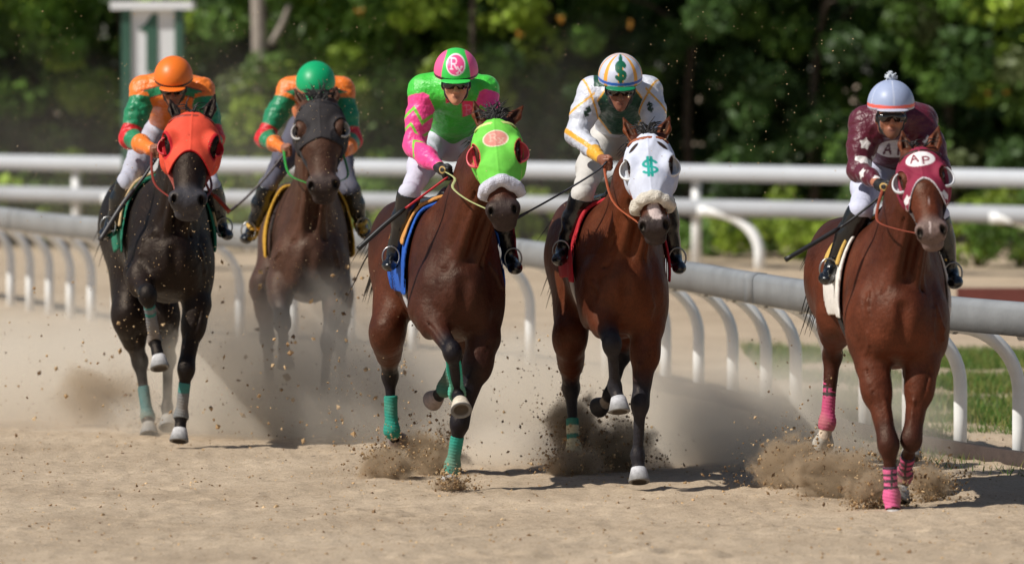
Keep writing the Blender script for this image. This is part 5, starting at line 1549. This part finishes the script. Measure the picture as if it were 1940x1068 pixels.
# ------------------------------------------------------------ dust and flying dirt
def dust_mat(name, dens, col, nsc=1.6, amp=1.6, lo=.12, hi=.95, aniso=.0):
    m = bpy.data.materials.new(name); m.use_nodes = True
    nt = m.node_tree; N = nt.nodes; L = nt.links; N.remove(N["Principled BSDF"])
    v = N.new("ShaderNodeVolumePrincipled"); v.inputs["Color"].default_value = (*col, 1); v.inputs["Anisotropy"].default_value = aniso
    tc = N.new("ShaderNodeTexCoord")
    ln = N.new("ShaderNodeVectorMath"); ln.operation = 'LENGTH'; L.new(tc.outputs["Object"], ln.inputs[0])
    g = N.new("ShaderNodeNewGeometry")
    n = N.new("ShaderNodeTexNoise"); n.inputs["Scale"].default_value = nsc; n.inputs["Detail"].default_value = 6; n.inputs["Roughness"].default_value = .65; n.inputs["Distortion"].default_value = .8
    L.new(g.outputs["Position"], n.inputs["Vector"])
    a1 = N.new("ShaderNodeMath"); a1.operation = 'MULTIPLY_ADD'; a1.inputs[1].default_value = amp; a1.inputs[2].default_value = 1 - .5 * amp
    L.new(n.outputs["Fac"], a1.inputs[0])
    a2 = N.new("ShaderNodeMath"); a2.operation = 'SUBTRACT'; L.new(a1.outputs[0], a2.inputs[0]); L.new(ln.outputs["Value"], a2.inputs[1])
    mr = N.new("ShaderNodeMapRange"); mr.interpolation_type = 'SMOOTHSTEP'; mr.inputs[1].default_value = lo; mr.inputs[2].default_value = hi; mr.inputs[3].default_value = 0; mr.inputs[4].default_value = dens
    L.new(a2.outputs[0], mr.inputs[0]); L.new(mr.outputs[0], v.inputs["Density"])
    L.new(v.outputs[0], N["Material Output"].inputs["Volume"])
    return m
def ico(n=2):
    import bmesh
    bm = bmesh.new(); bmesh.ops.create_icosphere(bm, subdivisions=n, radius=1.04)
    v = np.array([x.co[:] for x in bm.verts]); f = [[q.index for q in p.verts] for p in bm.faces]; bm.free(); return v, f
IV, IF = ico(3)
def puff(name, u, v, d, r, material, label):
    p = S(u, v, d)
    o = mesh_obj(name, IV, IF, material)
    o.location = tuple(p); o.scale = tuple(r)
    return tag(o, label, "dust", kind="stuff")
DC = (.96, .89, .78); DB = (.62, .50, .36)  # plume colour DB: wet dirt brown, with the plumes' shade darkened into it
thin = dust_mat("thin_dust", .07, DC, .8)
mid_ = dust_mat("drifting_dust", 1.75, DC, .9)
thick = dust_mat("kicked_up_dust", 55.0, DB, 5.0, 2.0, .20, 1.05)
puff("dust_cloud", 130, 765, 39.5, (5.4, 3.4, .88), mid_, 'broad pale dust cloud low behind the two left horses')
puff("dust_cloud", 585, 725, 36.4, (1.5, .75, .95), dust_mat("veil", 2.7, DC, 1.3), 'pale dust veil in front of the legs of the green-capped rider\'s horse')
puff("dust_cloud", 960, 780, 36.3, (2.6, 1.5, .85), mid_, 'pale dust hanging behind the two middle horses')
puff("dust_cloud", 1430, 830, 34.4, (1.5, 1.5, .72), dust_mat("dust_right", 2.8, DC, 1.2), 'pale dust drifting between the dollar-sign horse and the rightmost horse')
puff("dust_cloud", 480, 420, 39.5, (4.4, 1.8, 1.8), thin, 'thin high dust around the green-capped rider and the left rail')
low_ = dust_mat("low_dust", 3.4, DC, 1.4)
puff("dust_cloud", 1330, 872, 34.2, (1.3, .9, .34), low_, 'low pale dust along the track right of the dollar-sign horse')
puff("dust_cloud", 960, 872, 34.4, (1.0, .9, .36), low_, 'low pale dust along the track between the two middle horses')
puff("dust_cloud", 520, 815, 36.9, (1.8, .9, .36), low_, 'low pale dust along the track between the near-black horse and the teal-wrapped one')
B = [(1585, 905, 31.1, (.42, .34, .21), 'brown dust plume left of the pink-wrapped forelegs'), (1490, 885, 31.9, (.27, .3, .24), 'brown dust plume furthest left behind the rightmost horse'),
     (1655, 930, 30.1, (.22, .2, .14), 'small brown spray at the planted pink-wrapped foreleg'), (1760, 915, 30.7, (.20, .2, .15), 'small brown spray right of the pink-wrapped forelegs'),
     (735, 885, 32.9, (.25, .25, .17), 'brown spray under the trailing teal hind leg'), (815, 862, 33.4, (.28, .3, .24), 'dark dust plume between the teal-wrapped legs'),
     (855, 918, 31.7, (.13, .13, .07), 'low spray at the planted teal-wrapped foreleg'),
     (1085, 880, 33.0, (.24, .2, .14), 'brown spray around the cream and teal hind bandage'), (1085, 810, 33.8, (.24, .3, .30), 'dark dust rising behind the cream and teal hind bandage'),
     (1175, 850, 33.4, (.26, .3, .27), 'dark dust plume left of the bare dark planted foreleg'), (285, 815, 36.9, (.42, .2, .20), 'brown dust at the hind feet of the near-black horse'),
     (200, 760, 38.0, (.55, .4, .35), 'brown dust thrown up left of the near-black horse')]
for i_, (u, v, d, r, lab) in enumerate(B): puff("dust_plume", u, v, d, r, thick if i_ < 10 else dust_mat("loose_plume", 9.0, DB, 3.0, 2.4, .25, .9), lab)

M['dirt'] = mat("flying_dirt", attr=True, rough=0.95, spec=.1)
OCT = np.array([[1, 0, 0], [-1, 0, 0], [0, 1, 0], [0, -1, 0], [0, 0, 1], [0, 0, -1]], float)
OF = np.array([[0, 2, 4], [2, 1, 4], [1, 3, 4], [3, 0, 4], [2, 0, 5], [1, 2, 5], [3, 1, 5], [0, 3, 5]])
def grains(name, P, size, label, cols, seed, base):
    r = np.random.default_rng(seed); n = len(P)
    sc_ = size[:, None, None] * r.uniform(.55, 1.3, (n, 6, 1)) * r.uniform(.6, 1.4, (n, 1, 3))
    Q = r.normal(size=(n, 3, 3)); Q, _ = np.linalg.qr(Q)
    v = (OCT[None] * sc_) @ Q + P[:, None]
    f = (OF[None] + (np.arange(n) * 6)[:, None, None]).reshape(-1, 3)
    ci = cols[r.integers(0, len(cols), n)] * r.uniform(.7, 1.2, (n, 1))
    o = mesh_obj(name, v.reshape(-1, 3), f, M['dirt'], None, np.repeat(ci, 6, 0), smooth=False, base=base)
    return tag(o, label, "dirt", kind="stuff")
DCOL = np.array([srgb(176, 146, 108), srgb(150, 122, 90), srgb(196, 168, 130), srgb(120, 96, 72)])
r = np.random.default_rng(98)
def cloud(n, u0, u1, v0, v1, d0, d1, s0, s1, pw=1.0):
    u = r.uniform(u0, u1, n); w = r.uniform(0, 1, n) ** pw; v = v0 + (v1 - v0) * w; d = r.uniform(d0, d1, n)
    P = np.array([S(a, b, c_) for a, b, c_ in zip(u, v, d)]); sz = s0 * (s1 / s0) ** (r.uniform(0, 1, n) ** 2.2)
    k = P[:, 2] > .01
    return P[k], sz[k]
A = [cloud(420, 380, 770, 480, 870, 34.6, 37, .004, .026, .6), cloud(260, 0, 330, 520, 830, 35, 38, .003, .016, .6), cloud(260, 620, 800, 500, 900, 32.5, 34.5, .003, .012, .6),
     cloud(260, 930, 1120, 560, 900, 33, 35, .003, .011, .6), cloud(180, 1380, 1640, 620, 900, 30.5, 33, .003, .010, .6)]
P = np.concatenate([a[0] for a in A]); Z_ = np.concatenate([a[1] for a in A])
grains("flying_clods", P, Z_, 'brown clods and crumbs of sand flying up behind and between the horses', DCOL, 1, (0, 34, 0))
A = [cloud(1100, 0, 760, 20, 560, 32.5, 38, .0015, .0050, 1.0), cloud(350, 200, 430, 250, 650, 33.4, 34.6, .0018, .0048), cloud(350, 480, 700, 150, 560, 35.6, 36.6, .0018, .0048), cloud(420, 900, 1640, 10, 420, 30, 34, .0015, .0040),
     cloud(30, 1180, 1660, 40, 330, 30, 32, .004, .008)]
P = np.concatenate([a[0] for a in A]); Z_ = np.concatenate([a[1] for a in A])
grains("flying_grit", P, Z_, 'fine pale grit hanging in the air around the riders', np.array([srgb(206, 180, 140), srgb(180, 150, 112)]), 2, (0, 34, 1))
PP, SS = [], []
for (u, v, d, rr_, lab) in B[:11]:
    c0 = S(u, v, d); rx_, ry_, rz_ = rr_
    foot = c0 - V(0, 0, rz_ * .9)
    for st_ in range(90):
        a_ = r.uniform(0, 6.28); el_ = r.uniform(.25, 1.45); sp_ = r.uniform(.5, 1.5)
        dr = V(math.cos(a_) * math.cos(el_) * rx_ * 1.3, math.sin(a_) * math.cos(el_) * ry_ * 1.3, math.sin(el_) * rz_ * 2.1) * sp_
        n = int(r.integers(14, 48)); t = r.uniform(.1, 1, n) ** .8
        q = foot + dr * t[:, None] + r.normal(size=(n, 3)) * (.006 + .03 * t[:, None]); q[:, 2] -= .25 * rz_ * (t * sp_) ** 2
        k = q[:, 2] > .0; PP.append(q[k]); SS.append(.0015 * (9 ** (r.uniform(0, 1, n) ** 3.2))[k])
grains("sand_spray", np.concatenate(PP), np.concatenate(SS), 'dense brown spray of sand grains thrown up around the planted hooves', DCOL * .9, 3, (0, 33, 0))
# crumbs lying on the track
n = 11000
x = r.uniform(-3.3, 3.5, n); y = 25.6 + 11 * r.uniform(0, 1, n) ** 1.1; z = gheight(x, y)
grains("sand_crumbs", np.stack([x, y, z], 1), .0020 * (6.5 ** (r.uniform(0, 1, n) ** 4)), 'small crumbs of sand scattered over the track', DCOL * 1.1, 4, (0, 30, 0))
# ---- infield grass seen under the rail at the right
n = 120000
x = r.uniform(2.0, 7.0, n); y = 33.2 + 15 * r.uniform(0, 1, n) ** 1.3
P = np.stack([x, y, 0 * x], 1); rcx = np.interp(y, rc[:, 1], rc[:, 0])
pat = snoise(P, .55, 44) + .6 * snoise(P, 1.6, 45)
k = (x > rcx + .30) & (pat > -.25) & (y > 33.2)
x2 = r.uniform(2.2, 4.2, 1500); y2 = r.uniform(32.0, 35.5, 1500); rc2 = np.interp(y2, rc[:, 1], rc[:, 0])
k2 = (x2 > rc2 - .25) & (x2 < rc2 + .35)
x = np.concatenate([x[k], x2[k2][:500]]); y = np.concatenate([y[k], y2[k2][:500]]); n = len(x)
z = fh(x, y) - .035
h_ = r.uniform(.04, .11, n); a = r.uniform(0, 6.28, n); w = .006
dx, dy = np.cos(a) * w, np.sin(a) * w; lx, ly = r.normal(size=n) * .035, r.normal(size=n) * .035
v = np.stack([np.stack([x - dx, y - dy, z], 1), np.stack([x + dx, y + dy, z], 1), np.stack([x + lx, y + ly, z + h_], 1)], 1).reshape(-1, 3)
gc = np.array([srgb(96, 132, 52), srgb(76, 112, 44), srgb(150, 150, 84)])[r.integers(0, 3, n)] * r.uniform(.7, 1.2, (n, 1))
o = mesh_obj("grass", v, np.arange(n * 3).reshape(-1, 3), M['leaf'], None, np.repeat(gc, 3, 0), smooth=False, base=(4, 38, 0))
tag(o, 'patchy short green grass beyond the grey rail at the right', 'grass', kind='stuff')
